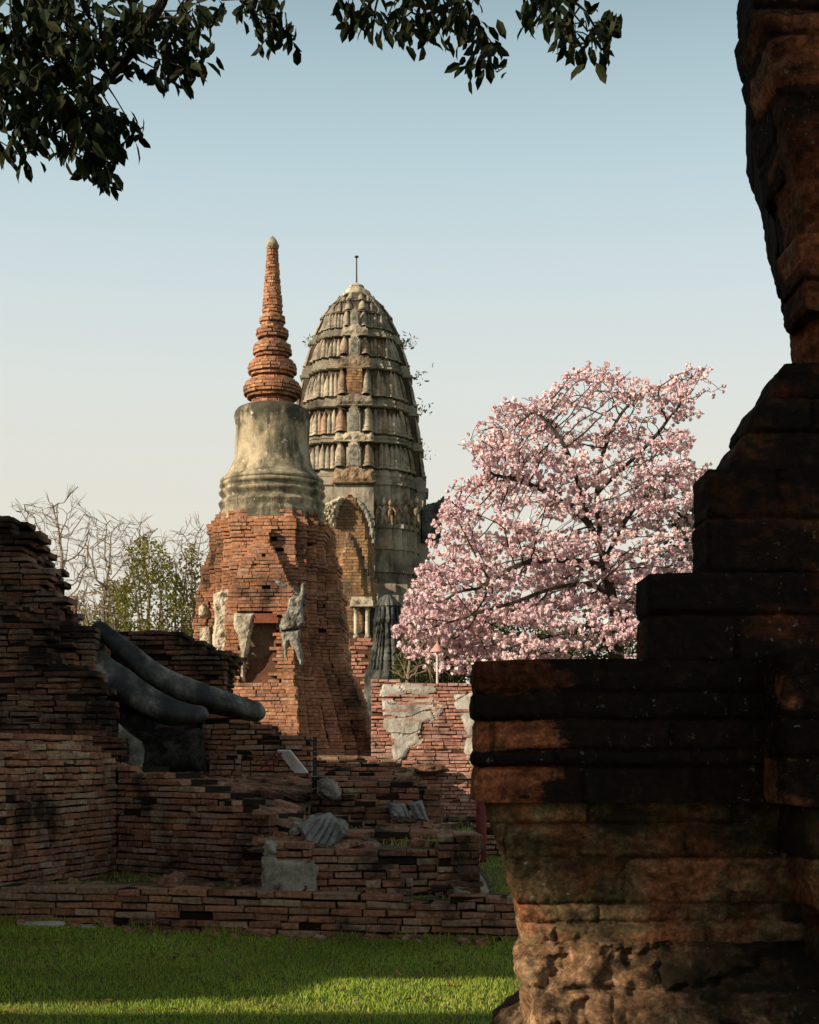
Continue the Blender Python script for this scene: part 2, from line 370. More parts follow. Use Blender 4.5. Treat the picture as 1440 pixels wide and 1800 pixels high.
# ------------------------------------------------------------------ other mesh helpers
def lathe(m, c, prof, n=48, mi=0, amp=0.0, fr=2.0, sq=None):
    c = np.array(c); V = []
    for r_, z in prof:
        for i in range(n):
            a = 2*math.pi*i/n
            p = np.array([c[0]+r_*math.cos(a), c[1]+r_*math.sin(a), z])
            if amp:
                k = amp*nz(p, fr, 4); p[0] += math.cos(a)*k; p[1] += math.sin(a)*k; p[2] += .4*amp*nz(p+9, fr, 3)
            V.append(p)
    R = len(prof); f = [(i*n+j, i*n+(j+1)%n, (i+1)*n+(j+1)%n, (i+1)*n+j) for i in range(R-1) for j in range(n)]
    V.append(np.array([c[0], c[1], prof[-1][1]])); t = len(V)-1
    V.append(np.array([c[0], c[1], prof[0][1]])); b = len(V)-1
    tr = [((R-1)*n+j, (R-1)*n+(j+1)%n, t) for j in range(n)]+[((j+1)%n, j, b) for j in range(n)]
    m.add(V, [np.array(f), np.array(tr)], mi)
def dense(prof, step):
    out = []
    for (r0, z0), (r1, z1) in zip(prof, prof[1:]):
        k = max(1, int(math.hypot(r1-r0, z1-z0)/step))
        out += [(r0+(r1-r0)*i/k, z0+(z1-z0)*i/k) for i in range(k)]
    return out+[prof[-1]]
def tube(m, pts, rad, n=10, mi=0, amp=0, fr=3, flat=1.0, cap=True, facet=0.0):
    pts = [np.array(p, float) for p in pts]; K = len(pts); V = []
    up = np.array([0,0,1.0])
    for i, p in enumerate(pts):
        t = pts[min(i+1,K-1)]-pts[max(i-1,0)]; t = t/(np.linalg.norm(t)+1e-9)
        a = np.cross(t, up); 
        if np.linalg.norm(a) < 1e-3: a = np.array([1.0,0,0])
        a /= np.linalg.norm(a); b = np.cross(a, t)
        for j in range(n):
            th = 2*math.pi*j/n
            d = a*math.cos(th)*flat+b*math.sin(th); q = p+d*rad[i]*(1+facet*math.cos(3*th+.6))
            if amp: q = q+d*amp*nz(q, fr, 4)
            V.append(q)
    f = [(i*n+j, i*n+(j+1)%n, (i+1)*n+(j+1)%n, (i+1)*n+j) for i in range(K-1) for j in range(n)]
    fs = [np.array(f)]
    if cap: fs += [np.array([list(range(n))[::-1]]), np.array([[(K-1)*n+j for j in range(n)]])]
    m.add(V, fs, mi)
def spline(pts, k=8):
    pts = [np.array(p, float) for p in pts]; out = []
    for i in range(len(pts)-1):
        p0 = pts[max(i-1,0)]; p1 = pts[i]; p2 = pts[i+1]; p3 = pts[min(i+2,len(pts)-1)]
        for j in range(k):
            t = j/k
            out.append(.5*((2*p1)+(-p0+p2)*t+(2*p0-5*p1+4*p2-p3)*t*t+(-p0+3*p1-3*p2+p3)*t**3))
    out.append(pts[-1]); return out
def inside(poly, x, y):
    c = False; n = len(poly); j = n-1
    for i in range(n):
        xi, yi = poly[i]; xj, yj = poly[j]
        if (yi > y) != (yj > y) and x < (xj-xi)*(y-yi)/(yj-yi)+xi: c = not c
        j = i
    return c
def slab(m, poly, mp, res, th, amp=.012, fr=6, mi=0, bulge=0.0, ridge=None, edge=.03):
    # an irregular plate: poly in plate coordinates (m); mp(u, v, w) -> world, w = outward
    us = [p[0] for p in poly]; vs = [p[1] for p in poly]
    u0, u1, v0, v1 = min(us), max(us), min(vs), max(vs)
    nu = max(3, int((u1-u0)/res)+1); nv = max(3, int((v1-v0)/res)+1)
    g = {}; V = []
    pa = np.array(poly); pb = np.roll(pa, -1, 0); pd = pb-pa; pl_ = (pd**2).sum(1)+1e-12
    def edge_d(u, v):
        t = np.clip(((u-pa[:,0])*pd[:,0]+(v-pa[:,1])*pd[:,1])/pl_, 0, 1)
        return float(np.sqrt(((pa+pd*t[:,None]-np.array([u, v]))**2).sum(1).min()))
    feather = max(2.5*res, .03) if th < .2 else 1.5*res
    for i in range(nu+1):
        for j in range(nv+1):
            u = u0+(u1-u0)*i/nu; v = v0+(v1-v0)*j/nv
            w = th+amp*mnoise.fractal(Vector((u*fr, v*fr, 3.1)), 1, 2, 4)
            if ridge: w += ridge(u, v)
            if bulge: w += bulge*(1-((u-u0)/(u1-u0)*2-1)**2)*(1-((v-v0)/(v1-v0)*2-1)**2)
            if edge > 0: w *= .25+.75*min(1.0, edge_d(u, v)/feather)
            q = res*.35 if edge > 0 else 0
            uu = u+q*mnoise.noise(Vector((u*40, v*40, 2))); vv = v+q*mnoise.noise(Vector((u*40, v*40, 8)))
            g[i,j] = len(V); V.append(mp(uu, vv, w)); V.append(mp(uu, vv, 0.0))
    cells = set()
    for i in range(nu):
        for j in range(nv):
            u = u0+(u1-u0)*(i+.5)/nu; v = v0+(v1-v0)*(j+.5)/nv
            if edge > 0: u += edge*.9*mnoise.fractal(Vector((u*9, v*9, 1.3)), 1, 2, 4); v += edge*.9*mnoise.fractal(Vector((u*9, v*9, 7.7)), 1, 2, 4)
            if inside(poly, u, v): cells.add((i,j))
    f = []
    for i, j in cells:
        a, b, c, d = g[i,j], g[i+1,j], g[i+1,j+1], g[i,j+1]
        f.append((a,b,c,d))
        for (di,dj,p,q) in ((-1,0,d,a),(1,0,b,c),(0,-1,a,b),(0,1,c,d)):
            if (i+di,j+dj) not in cells: f.append((p, p+1, q+1, q))
    if f: m.add(V, np.array(f), mi)
def face_map(Y, tilt=0.0):       # plate facing the camera at depth Y, coordinates X, Z
    return lambda u, v, w: (u, Y-w+tilt*(v), v)
def pxpoly(pts, Y): return [(X2(a, Y), Z2(b, Y)) for a, b in pts]
def rock(m, c, r, amp=.25, fr=2.0, n=16, mi=0, seed=0, boxy=.5):
    c = np.array(c); V = []; R = n//2+1
    for i in range(R):
        ph = math.pi*i/(R-1)
        for j in range(n):
            th = 2*math.pi*j/n
            d = np.array([math.sin(ph)*math.cos(th), math.sin(ph)*math.sin(th), math.cos(ph)])
            k = 1/max(abs(d)); dd = d*(1-boxy)+d*k*boxy*.8
            s = 1+amp*nz(d*1.0+seed*7.3, fr, 4)
            V.append(c+dd*s*np.array(r))
    f = [(i*n+j, i*n+(j+1)%n, (i+1)*n+(j+1)%n, (i+1)*n+j) for i in range(R-1) for j in range(n)]
    m.add(V, np.array(f)[:, ::-1], mi)
def prism(m, outl0, z0, outl1, z1, mi=0, cap=True):
    n = len(outl0); V = [(x,y,z0) for x,y in outl0]+[(x,y,z1) for x,y in outl1]
    f = [(i,(i+1)%n,n+(i+1)%n,n+i) for i in range(n)]
    fs = [np.array(f)]
    if cap: fs += [np.array([list(range(n,2*n))]), np.array([list(range(n))[::-1]])]
    m.add(V, fs, mi)

def leaves(m, pos, d, n, L, Wd, curl=.12):
    d = d/np.linalg.norm(d, axis=1)[:,None]; s = np.cross(d, n); s /= np.linalg.norm(s, axis=1)[:,None]+1e-9; n = np.cross(s, d)
    T = [(0,0,0),(.30,-.44,.05),(.30,0,-.02),(.30,.44,.05),(.72,-.40,.0),(.72,0,-.07),(.72,.40,.0),(1,0,-.16)]
    V = np.stack([pos+d*(L*a)[:,None]+s*(Wd*b)[:,None]+n*(L*c*curl/.12)[:,None] for a, b, c in T], 1)
    o = (np.arange(len(pos))*8)[:,None]
    q = np.concatenate([np.array([[1,4,5,2]])+o, np.array([[2,5,6,3]])+o]); t = np.concatenate([np.array([[k]]).reshape(1,-1)*0 for k in []]) if False else np.concatenate([np.array([[0,1,2]])+o, np.array([[0,2,3]])+o, np.array([[4,7,5]])+o, np.array([[5,7,6]])+o])
    m.add(V.reshape(-1,3), [q, t])
def rvec(n, r=rng):
    v = r.normal(size=(n,3)); return v/np.linalg.norm(v, axis=1)[:,None]

# ------------------------------------------------------------------ ground
def lawn_z(x, y): return .08*max(0.0, min(1.0, (-x-1.0)/2.6))*max(0, min(1, (y-9)/3.0))
m = M(); xs = np.concatenate([[-1500,-300,-60], np.linspace(-12,12,60), [60,300,1500]]); ys = np.concatenate([[-1500,-200,-20], np.linspace(0,14,60), [30,80,300,1500]])
V = [(x, y, lawn_z(x, y)+(.015*nz((x,y,0), .8) if abs(x) < 12 and 0 < y < 14 else 0)) for y in ys for x in xs]
nx = len(xs); f = [(j*nx+i, j*nx+i+1, (j+1)*nx+i+1, (j+1)*nx+i) for j in range(len(ys)-1) for i in range(nx-1)]
m.add(V, np.array(f)); tag(build('lawn', m, M_soil, smooth=True), kind='structure')
def terr_z(x, y):
    z = .32+.02*nz((x,y,0), .9)
    if y > 18.3: z += .18
    return z
m = M(); xs = np.linspace(-9, 9, 90); ys = np.concatenate([np.linspace(12.75, 18.25, 30), np.linspace(18.35, 60, 40)])
def wall_y(x): return 12.3+(0.9-x)*.172      # the line of the low front wall
V = []
for j, y in enumerate(ys):
    for x in xs:
        yy = y if j else wall_y(x)+.25
        V.append((x, max(yy, wall_y(x)+.25), terr_z(x, yy)))
nx = len(xs); f = [(j*nx+i, j*nx+i+1, (j+1)*nx+i+1, (j+1)*nx+i) for j in range(len(ys)-1) for i in range(nx-1)]
m.add(V, np.array(f)); tag(build('terrace_ground', m, M_ground, smooth=True), kind='structure')

def blades(xyz, h, wd, lean=.5):
    N = len(xyz); r = np.random.default_rng(N)
    a = r.random(N)*2*math.pi; s = np.stack([np.cos(a), np.sin(a), 0*a], 1)
    b = r.random(N)*2*math.pi; hh = h*(.45+.9*r.random(N)); ln = lean*hh*r.random(N)
    l = np.stack([np.cos(b)*ln, np.sin(b)*ln, 0*b], 1)
    w = (wd*(.7+.6*r.random(N)))[:,None]
    up = np.stack([0*a, 0*a, hh], 1)
    V = np.stack([xyz-s*w, xyz+s*w, xyz+up*.6+l*.35+s*w*.7, xyz+up*.6+l*.35-s*w*.7, xyz+up+l], 1)
    o = (np.arange(N)*5)[:,None]
    m = M(); m.add(V.reshape(-1,3), [np.array([[0,1,2,3]])+o, np.array([[3,2,4]])+o]); return m
N = 120000
y = 7.2+6.4*rng.random(N)**.9; x = (rng.random(N)*1.04-.52)*2*.33*y*1.02-.3
k = (y < 12.28+(0.9-x)*.172-.02) & (x < 1.4); x, y = x[k], y[k]
z = np.array([lawn_z(a, b)+.015*nz((a,b,0), .8) for a, b in zip(x, y)])-.003
tag(build('lawn_grass', blades(np.stack([x,y,z],1), .030, .0032, 1.1), M_grass), 'short mown green grass of the front lawn', 'grass', kind='stuff')
N = 900
x = -4+5.2*rng.random(N); y = np.array([wall_y(a) for a in x])-.01-.10*rng.random(N)**2
k = np.array([nz((a,2,3), 2.2) for a in x]) > -.05; x, y = x[k], y[k]
z = np.array([lawn_z(a, b) for a, b in zip(x, y)])-.003
tag(build('edge_weeds', blades(np.stack([x,y,z],1), .075, .004, 1.0), M_grass), 'longer unmown grass at the foot of the low wall', 'grass', kind='stuff')
N = 22000
x = -4+6.5*rng.random(N); y = 12.7+5.4*rng.random(N)
dens = np.array([nz((a,b,3), .9) for a, b in zip(x, y)])
k = (y > wall_y(x)+.3) & ((dens > -.12) | (x > .8)); x, y = x[k], y[k]
z = np.array([terr_z(a, b) for a, b in zip(x, y)])-.004
tag(build('terrace_grass', blades(np.stack([x,y,z],1), .035, .004), M_grass), 'patchy green grass between the brick ruins', 'grass', kind='stuff')

k = 130; m = M(); lx = -3.6+4.6*rng.random(k); ly = 8.4+4.0*rng.random(k)**.7
kk = ly < 12.25+(0.9-lx)*.172-.03; lx, ly = lx[kk], ly[kk]; k = len(lx)
lp_ = np.stack([lx, ly, np.array([lawn_z(a, b) for a, b in zip(lx, ly)])+.028], 1)
dd_ = rvec(k); dd_[:,2] *= .25; leaves(m, lp_, dd_, rvec(k)*.3+np.array([0,0,1.0]), .05+.04*rng.random(k), .025+.015*rng.random(k))
tag(build('fallen_leaves', m, M_deadleaf), 'dry brown fallen leaves scattered over the lawn', 'leaves', kind='stuff')
# ------------------------------------------------------------------ low front wall
bb = BB(); p0 = (-5.2, wall_y(-5.2)); p1 = (2.2, wall_y(2.2))
ln = math.hypot(p1[0]-p0[0], p1[1]-p0[1])
zb = lambda s: .06*(1-s/ln)
top = rag(lambda s: .345+.03*(1-s/ln), .035, 1.3, 4.2)
run(bb, p0, p1, -.03, top, D=.32, thick=.36, zoff=lambda s: .05*(1-s/ln)+.008*mnoise.noise(Vector((s*.9, 0, 0))), L=.30, dj=.012)
tag(brickobj('low_brick_wall', bb, [M_brick_near, M_mortar]), 'long low brick kerb wall along the back edge of the lawn', 'wall')

bb = BB()
for _ in range(120):
    xx = random.uniform(-3.7, 1.0); up_ = random.random() < .55
    yy = wall_y(xx)+(.45+1.2*random.random()**2 if up_ else -.03-.35*random.random()**3)
    zz = (terr_z(xx, yy) if up_ else lawn_z(xx, yy))+.012
    a_ = random.uniform(0, 3.14); w_ = Vector((random.gauss(0,.25), random.gauss(0,.25), 1)).normalized(); u_ = Vector((math.cos(a_), math.sin(a_), 0)); u_ = (u_-w_*u_.dot(w_)).normalized(); v_ = w_.cross(u_)
    k_ = random.uniform(.3, 1)
    bb.add((xx, yy, zz), u_, w_, v_, .12*k_, .05*k_, .08*k_)
tag(brickobj('brick_crumbs', bb, [M_brick_near, M_mortar], jit=.008), 'crumbs of broken brick strewn along both sides of the low wall', 'rubble', kind='stuff')
# ------------------------------------------------------------------ left brick platform
PA = np.array([-3.86, 13.42]); PB = np.array([-3.21, 15.6]); PC = np.array([-1.42, 14.35])
plat = thing('brick_platform', (-3.2, 15.0, .2), 'big brick platform in the left foreground with an inner corner and a crumbling sloped top', 'platform')
bb = BB()
d0 = (PA-PB)/np.linalg.norm(PA-PB); P00 = PB+d0*4.2
run(bb, P00, PB, .14, rag(lambda s: 1.52, .02, 2, 1), D=.14, thick=.5, L=.2, dj=.008)
ln2 = float(np.linalg.norm(PC-PB))
t2 = lerp_fn([(0, 1.48), (.5, 1.45), (ln2*.55, 1.26), (ln2*.8, 1.10), (ln2, .94)])
run(bb, PB, PC, .14, rag(t2, .06, 2.5, 9), D=.16, thick=.6, L=.27, dj=.016, miss=.03)
core_ol = [tuple(P00+np.array([-.12,.05])), tuple(PB+np.array([-.10,.10])), tuple(PC+np.array([.05,.16])), (-.95,18.2), (-4.2,20.5), (-7.0,20.5), (-7.0,12.0)]
prism(bb.core, core_ol, .1, core_ol, .86, 1)
core2 = [tuple(P00+np.array([-.12,.05])), tuple(PB+np.array([-.10,.10])), (PB[0]+.2,PB[1]+.4), (-3.4,18.0), (-4.2,20.5), (-7.0,20.5), (-7.0,12.0)]
prism(bb.core, core2, .861, core2, 1.46, 1)
brickobj('retaining_wall', bb, [M_brick_near, M_mortar], plat)
# sloped crumbling top
C4 = [np.array([PB[0], PB[1]+.1, 1.47]), np.array([PC[0]+.15, PC[1]+.08, .90]), np.array([-.95, 18.2, 1.27]), np.array([-4.2, 20.5, 1.46])]
def top_pt(a, b): return (C4[0]*(1-a)+C4[1]*a)*(1-b)+(C4[3]*(1-a)+C4[2]*a)*b
m = M(); n = 40; V = []
for j in range(n+1):
    for i in range(n+1):
        p = top_pt(i/n, j/n); p[2] += .05*nz(p, 1.6)-.03; V.append(p)
f = [(j*(n+1)+i, j*(n+1)+i+1, (j+1)*(n+1)+i+1, (j+1)*(n+1)+i) for j in range(n) for i in range(n)]
m.add(V, np.array(f))
build('earth_fill', m, M_ground, plat, smooth=True)
bb = BB()
for j in range(34):
    b = (j+.5)/34*.99; a = 0.0
    while a < 1:
        l = .2+.18*rng.random()
        p = top_pt(a, b); q = top_pt(min(a+.1, 1), b); w_ = top_pt(a, min(b+.1, 1))
        u = q-p if a < .95 else p-top_pt(a-.1, b); du = np.linalg.norm(u); u = u/du; tot = np.linalg.norm(top_pt(1,b)-top_pt(0,b))
        v = w_-p; v = v/(np.linalg.norm(v)+1e-9); nn = np.cross(u, v); nn /= np.linalg.norm(nn)
        v = np.cross(nn, u)
        p[2] += .05*nz(p, 1.6)
        if nz(p+3, 1.1) > -.33 and rng.random() > .12:
            tl = rng.normal(0, .06); nn2 = nn+u*tl+v*rng.normal(.05, .07); nn2 /= np.linalg.norm(nn2)
            u2 = u-nn2*np.dot(u, nn2); u2 /= np.linalg.norm(u2); v2 = np.cross(nn2, u2)
            bb.add(p+nn2*(.005+.025*rng.random()), u2, nn2, v2, l-.012, .06, .13+.03*rng.random())
        a += l/tot
brickobj('paving', bb, [M_brick_near, M_mortar], plat, rot=.05)
# stepped strip above the left wall (courses that step back towards the ruin)
bb = BB()
dn = np.array([d0[1], -d0[0]])
if dn[0] < 0: dn = -dn
for i, (z0, z1, back) in enumerate(((1.5, 1.59, .06), (1.59, 1.70, .20), (1.70, 1.79, .34))):
    run(bb, P00-dn*back, PB-dn*back-d0*.05*i, z0, rag(lambda s: z1+.02, .03, 2, i), D=.26, thick=.7, L=.24, dj=.012)
for s_ in range(3):
    run(bb, PB-dn*.3*s_+np.array([0,.02]), PB-dn*.3*s_+np.array([-.6,.5]), 1.45, 1.62+.1*s_, D=.3, L=.24)
brickobj('stepped_course', bb, [M_brick_near, M_mortar], plat)

# ------------------------------------------------------------------ left tall ruin
ru = thing('ruined_brick_wall', (-4.9, 17.0, 1.4), 'tall blackened brick ruin with a stair-stepped right edge at the left side of the photo', 'ruin')
Yr = 16.6
def ruin_layer(bb, prof, Y, zb, x0, ztop_x, D=.3, jit=.02, off=None, seed=0):
    run(bb, (x0, Y), (prof(zb)+1.2, Y), zb, lambda s: ztop_x(x0+s), D=D, thick=1.0, L=.28, dj=jit, miss=.03, off=off)
edge = [(-80,880),(0,907),(30,910),(36,928),(50,945),(55,965),(66,985),(76,1005),(86,1030),(92,1050),(104,1066),(114,1090),(124,1104),(160,1108)]
exs = [X2(a, Yr) for a, b in edge]; ezs = [Z2(b, Yr) for a, b in edge]
def rz(x): return float(np.interp(x, exs, ezs, right=-1))
bb = BB()
for q_ in range(4):
    yy = Yr+.34*q_
    run(bb, (-6.4, yy), (X2(166, Yr)-.03*q_, yy), 1.35, lambda s: rz(-6.4+s+.03*q_)+.05*mnoise.noise(Vector((s*5,q_*3.3,0))), D=.33, thick=.36, L=.30, dj=.015, miss=.03)
Yr2 = 16.2
for q_ in range(2):
    yy = Yr2+.2*q_-.1
    run(bb, (-6.2, yy), (X2(200, Yr2), yy), 1.35, lambda s: Z2(float(np.interp(-6.2+s, [X2(q, Yr2) for q in (-60,60,110,160,178,200)], [1020,1080,1150,1190,1235,1280])), Yr2)+.05*mnoise.noise(Vector((s*5,q_*3.3,2))), D=.3, thick=.32, L=.28, dj=.02, miss=.03)
Yr3 = 15.9
run(bb, (-6.0, Yr3), (X2(216, Yr3), Yr3), 1.35, lambda s: Z2(float(np.interp(-6.0+s, [X2(q, Yr3) for q in (-60,0,90,130,180,216)], [1230,1240,1262,1270,1292,1300])), Yr3), D=.3, thick=.8, L=.27, dj=.02, miss=.03)
bb.core.box((-6.3,16.35,1.2),(-3.5,17.5,1.95), 1)
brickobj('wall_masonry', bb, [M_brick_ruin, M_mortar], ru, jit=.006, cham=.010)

# ------------------------------------------------------------------ seated statue remains
st = thing('statue_remains', (-3.3, 16.6, 1.45), 'broken lower half of a seated statue, two dark grey legs slanting down rightward', 'statue')
Y = 17.2
m = M()
c = spline([P(168,1098,Y+.15), P(215,1142,Y), P(275,1190,Y-.1), P(345,1222,Y-.1), P(410,1242,Y), P(466,1256,Y+.1)], 18)
r_ = np.interp(np.linspace(0,1,len(c)), [0,.05,.15,.4,.7,.95,1], [.05,.09,.115,.145,.15,.115,.04])
tube(m, c, r_, 40, 0, .010, 4, .9, True, .13)
build('far_leg', m, M_statue, st, smooth=True)
Y = 16.7
m = M()
c = spline([P(150,1160,Y+.35), P(190,1192,Y+.1), P(235,1222,Y), P(290,1250,Y-.05), P(330,1256,Y), P(366,1256,Y+.1)], 18)
r_ = np.interp(np.linspace(0,1,len(c)), [0,.1,.3,.6,.9,.97,1], [.13,.19,.20,.165,.10,.075,.03])
tube(m, c, r_, 44, 0, .010, 4, .9, True, .13)
build('near_leg', m, M_statue, st, smooth=True)
m = M()
rock(m, P(302,1318,16.9), (.42,.5,.29), .22, 2.4, 40, 0, 2, .95)
rock(m, P(236,1268,17.1), (.32,.5,.42), .20, 2.4, 40, 0, 5, .9)
build('statue_base', m, M_statue_dark, st, smooth=True)
m = M()
slab(m, [(-.19,-.02),(.14,-.02),(.16,.20),(.11,.33),(-.02,.42),(-.17,.55)], lambda u,v,w: (X2(228,16.3)+u, 16.38-w+.12*v, 1.45+v), .011, .05, .015, 5, edge=.02)
build('stucco_panel', m, M_stucco_grey, st, smooth=True)

# ------------------------------------------------------------------ dark corbelled wall behind the statue
bb = BB(); Y = 20.3
xs_ = [X2(q, Y) for q in (150, 300, 335, 360, 395, 418)]; zs_ = [Z2(q, Y) for q in (1112, 1112, 1120, 1132, 1150, 1152)]
def cor(z):
    t = (z-Z2(1250, Y))/(Z2(1112, Y)-Z2(1250, Y))
    return .0+.38*max(0, min(1, (t-.25)/.5))
run(bb, (xs_[0], Y), (X2(398, Y), Y), 1.4, lambda s: float(np.interp(xs_[0]+s, xs_, zs_)), D=.3, thick=1.2, L=.28, dj=.03, off=cor, miss=.04)
# return on the right side, corbelled too
for k in range(30):
    z = 1.4+.068*k
    if z > Z2(1152, Y): break
    o = cor(z)
    run(bb, (X2(376, Y)+o*.9, Y-o+.02), (X2(376, Y)+o*.9, Y+1.2), z, z+.068, D=.2, L=.28, dj=.03)
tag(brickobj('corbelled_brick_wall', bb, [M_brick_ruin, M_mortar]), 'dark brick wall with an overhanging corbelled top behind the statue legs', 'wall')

# brick pedestal between statue and chedi
bb = BB(); Y = 18.4
xs2 = [X2(q, Y) for q in (355, 372, 440, 466, 500, 560)]; zs2 = [Z2(q, Y) for q in (1252, 1252, 1262, 1280, 1290, 1296)]
run(bb, (xs2[0], Y), (X2(548, Y), Y), 1.2, lambda s: float(np.interp(xs2[0]+s, xs2, zs2)), D=.3, thick=1.4, L=.27, dj=.02, miss=.02)
run(bb, (X2(367, 17.9), 17.9), (X2(420, 17.9), 17.9), 1.3, Z2(1325, 17.9), D=.3, thick=.5, L=.2, dj=.02)
tag(brickobj('brick_pedestal', bb, [M_brick_near, M_mortar]), 'squat dark brick block between the statue legs and the spired stupa', 'wall')

# ------------------------------------------------------------------ the red chedi
CH = np.array([X2(479, 28.0), 28.0]); cs = 28.0/F
zc_ = lambda py: Z2(py, 28.0)
ch = thing('brick_chedi', (CH[0], CH[1], .5), 'tall orange brick stupa with a ringed spire and a pale stucco bell', 'stupa')
# spire of brick rings
prof = [(1185,0)]
rp = [(437,9.5),(452,10.2),(548,17.5),(551,16),(553,13.5),(557,20),(561,22.5),(567,22.5),(572,18),(575,14),(579,25),(584,28.5),(591,28.5),(596,25),(600.5,16.5),(606,29),(612,34),(621,34),(627,29),(632,21),(638,37),(645,42.5),(655,42.5),(661,37),(667,27),(673,45),(681,50.5),(693,50.5),(700,44),(706,34),(712,38),(719,48)]
rf = lambda py: float(np.interp(py, [a for a,b in rp], [b for a,b in rp]))*cs
bb = BB(); r_ = np.random.default_rng(3)
z = zc_(719); hc = .0625
m_core = M()
while z < zc_(437):
    py = HZ-(z+hc/2-EYE)/cs; R = rf(py); cnt = max(7, int(2*math.pi*R/.17)); a0 = r_.random()*7
    for i in range(cnt):
        a = a0+2*math.pi*(i+.25*r_.random())/cnt; n_ = np.array([math.cos(a), math.sin(a)]); dd = min(.12, R*.8)
        q = CH+n_*(R-dd/2+r_.normal(0, .0025))
        bb.add((q[0], q[1], z+hc/2+r_.normal(0,.002)), (-n_[1], n_[0], 0), (n_[0], n_[1], 0), (0,0,1), 2*math.pi*R/cnt*1.0-.006, dd, hc-.009)
    z += hc
lathe(bb.core, (CH[0], CH[1]), dense([(max(.04, rf(p)-.022), zc_(p)) for p in np.arange(719, 436, -3)], .2), 24, 1)
brickobj('spire', bb, [M_brick_chedi, M_mortar_chedi], ch, jit=.003, cham=.008, rot=.01)
m = M(); lathe(m, CH, dense([(.09,zc_(439)),(.12,zc_(436)),(.135,zc_(432)),(.12,zc_(429)),(.11,zc_(427)),(.09,zc_(423)),(.05,zc_(419)),(.012,zc_(415))], .03), 24, 0, .006, 9)
build('finial', m, M_stucco, ch, smooth=True)
m = M()
bp = [(46,716),(55,718),(61,721),(65,727),(66.5,735),(66,745),(65,765),(65,790),(67,808),(71,822),(77,834),(84,842),(90,846),(90,851),(86,852)]
lathe(m, CH, dense([(a*cs, zc_(b)) for a, b in bp], .04)[::-1], 96, 0, .022, 3.0)
build('bell', m, M_bell, ch, smooth=True)
m = M()
mp_ = [(90,930),(94,922),(93,915),(94,907),(90,900),(92,893),(94,889),(90,884),(86,881),(89,876),(93,871),(93,868),(87,866),(87,862),(92,858),(92,854),(86,850)]
lathe(m, CH, dense([(a*cs, zc_(b)) for a, b in mp_], .025), 128, 0, .018, 7.0)
build('base_moulding', m, M_bell, ch, smooth=True)
# body: redented square with four gabled bays
ZB0 = .45
def body(z):
    py = HZ-(z-EYE)/cs
    fl = (.018*math.sin(z*11)+.012*math.sin(z*23) if 955 < py < 1200 else 0)+float(np.interp(py, [904,912,913,920,921,928,930,945,955,1000,1060,1150,1200,1260,1330,1362,1370,1420], [.80,.82,.87,.88,.95,.96,1.03,1.03,.97,.99,1.0,1.04,1.20,1.42,1.62,1.68,1.74,1.78]))
    a = 1.13*fl
    w = float(np.interp(py, [945,960,985,1010,1040,1065,1080,1150,1210,1215,1300], [.03,.10,.26,.40,.54,.62,.66,.66,.66,.74,.80]))
    p = a+float(np.interp(py, [945,1000,1060,1150,1200,1300], [.12,.20,.26,.28,.30,.24]))
    if py < 946: p = a+.004; w = .3
    return a, w, p
def outl(a, w, p, ins=0.0):
    a -= ins; p -= ins; w = max(.02, w-ins)
    q = [(w,p),(w,a),(.56*a,a),(.56*a,.87*a),(.72*a,.87*a),(.72*a,.72*a),(.87*a,.72*a),(.87*a,.56*a),(a,.56*a),(a,w),(p,w)]
    pts = []
    for k in range(4):
        for (x, y) in q:
            c_, s_ = [(1,0),(0,1),(-1,0),(0,-1)][k]
            # side k=0 faces -Y : local (lateral, out) -> world
            pts.append((x*c_+y*s_, x*s_-y*c_))
    return pts
ROT = math.radians(-4.0)
def cw(p): 
    c_, s_ = math.cos(ROT), math.sin(ROT)
    return (CH[0]+p[0]*c_-p[1]*s_, CH[1]+p[0]*s_+p[1]*c_)
bb = BB(); z = ZB0; hc = .068; r_ = np.random.default_rng(11)
zn0, zn1, zn2 = zc_(1207), zc_(1107), zc_(1088)
levels = []
while z < zc_(905):
    a, w, p = body(z+hc/2); o_ = .02*mnoise.noise(Vector((z*1.7, 4, 2))); a += o_; p += o_
    O = [cw(q) for q in outl(a, w, p)]; levels.append(z)
    n_ = len(O)
    for i in range(n_):
        A, B = np.array(O[i]), np.array(O[(i+1)%n_]); d_ = B-A
        nr = np.array([d_[1], -d_[0]])
        L_ = np.hypot(*d_)
        if L_ < .02: continue
        if nr[1]/L_ > .4: continue
        ex = .035*mnoise.noise(Vector((A[0]*2.1, A[1]*2.1, z*1.4)))+.025*mnoise.noise(Vector((A[0]*5, A[1]*5, z*9)))+(.06*mnoise.noise(Vector((A[0]*3, A[1]*3, z*3.1))) if z < 3.2 else 0)
        front = (i == n_-1)     # closing edge = front bay face
        hole = None
        if front:
            mid_ = L_/2
            if zn0 < z+hc/2 < zn1: hole = lambda s, zz: abs(s-mid_) < .28
            elif zn1 <= z+hc/2 < zn2: hole = lambda s, zz: abs(s-mid_) < .35
        run(bb, A, B, z, z+hc, ch=hc, L=.25, D=.22, off=lambda zz: ex, miss=.02+.10*max(0, mnoise.noise(Vector((A[0]*1.3, A[1]*1.3, z*1.9+4)))-.15), core=False, gap=.008, dj=.005, hole=hole, r=r_)
    z += hc
cm = bb.core
def ring(zz, ins):
    a, w, p = body(zz); return [cw(q) for q in outl(a, w, p, ins)]
zs = np.arange(ZB0, zc_(907), .15)
for z0, z1 in zip(zs, zs[1:]): prism(cm, ring(z0+.01, .19), z0, ring(z1-.01, .19), z1, 1, cap=True)
# the core is cut at the niche by drawing it further in for the front bay: done with a separate recess
brickobj('body', bb, [M_brick_chedi, M_mortar_chedi], ch, jit=.0025, cham=.007, rot=.008)
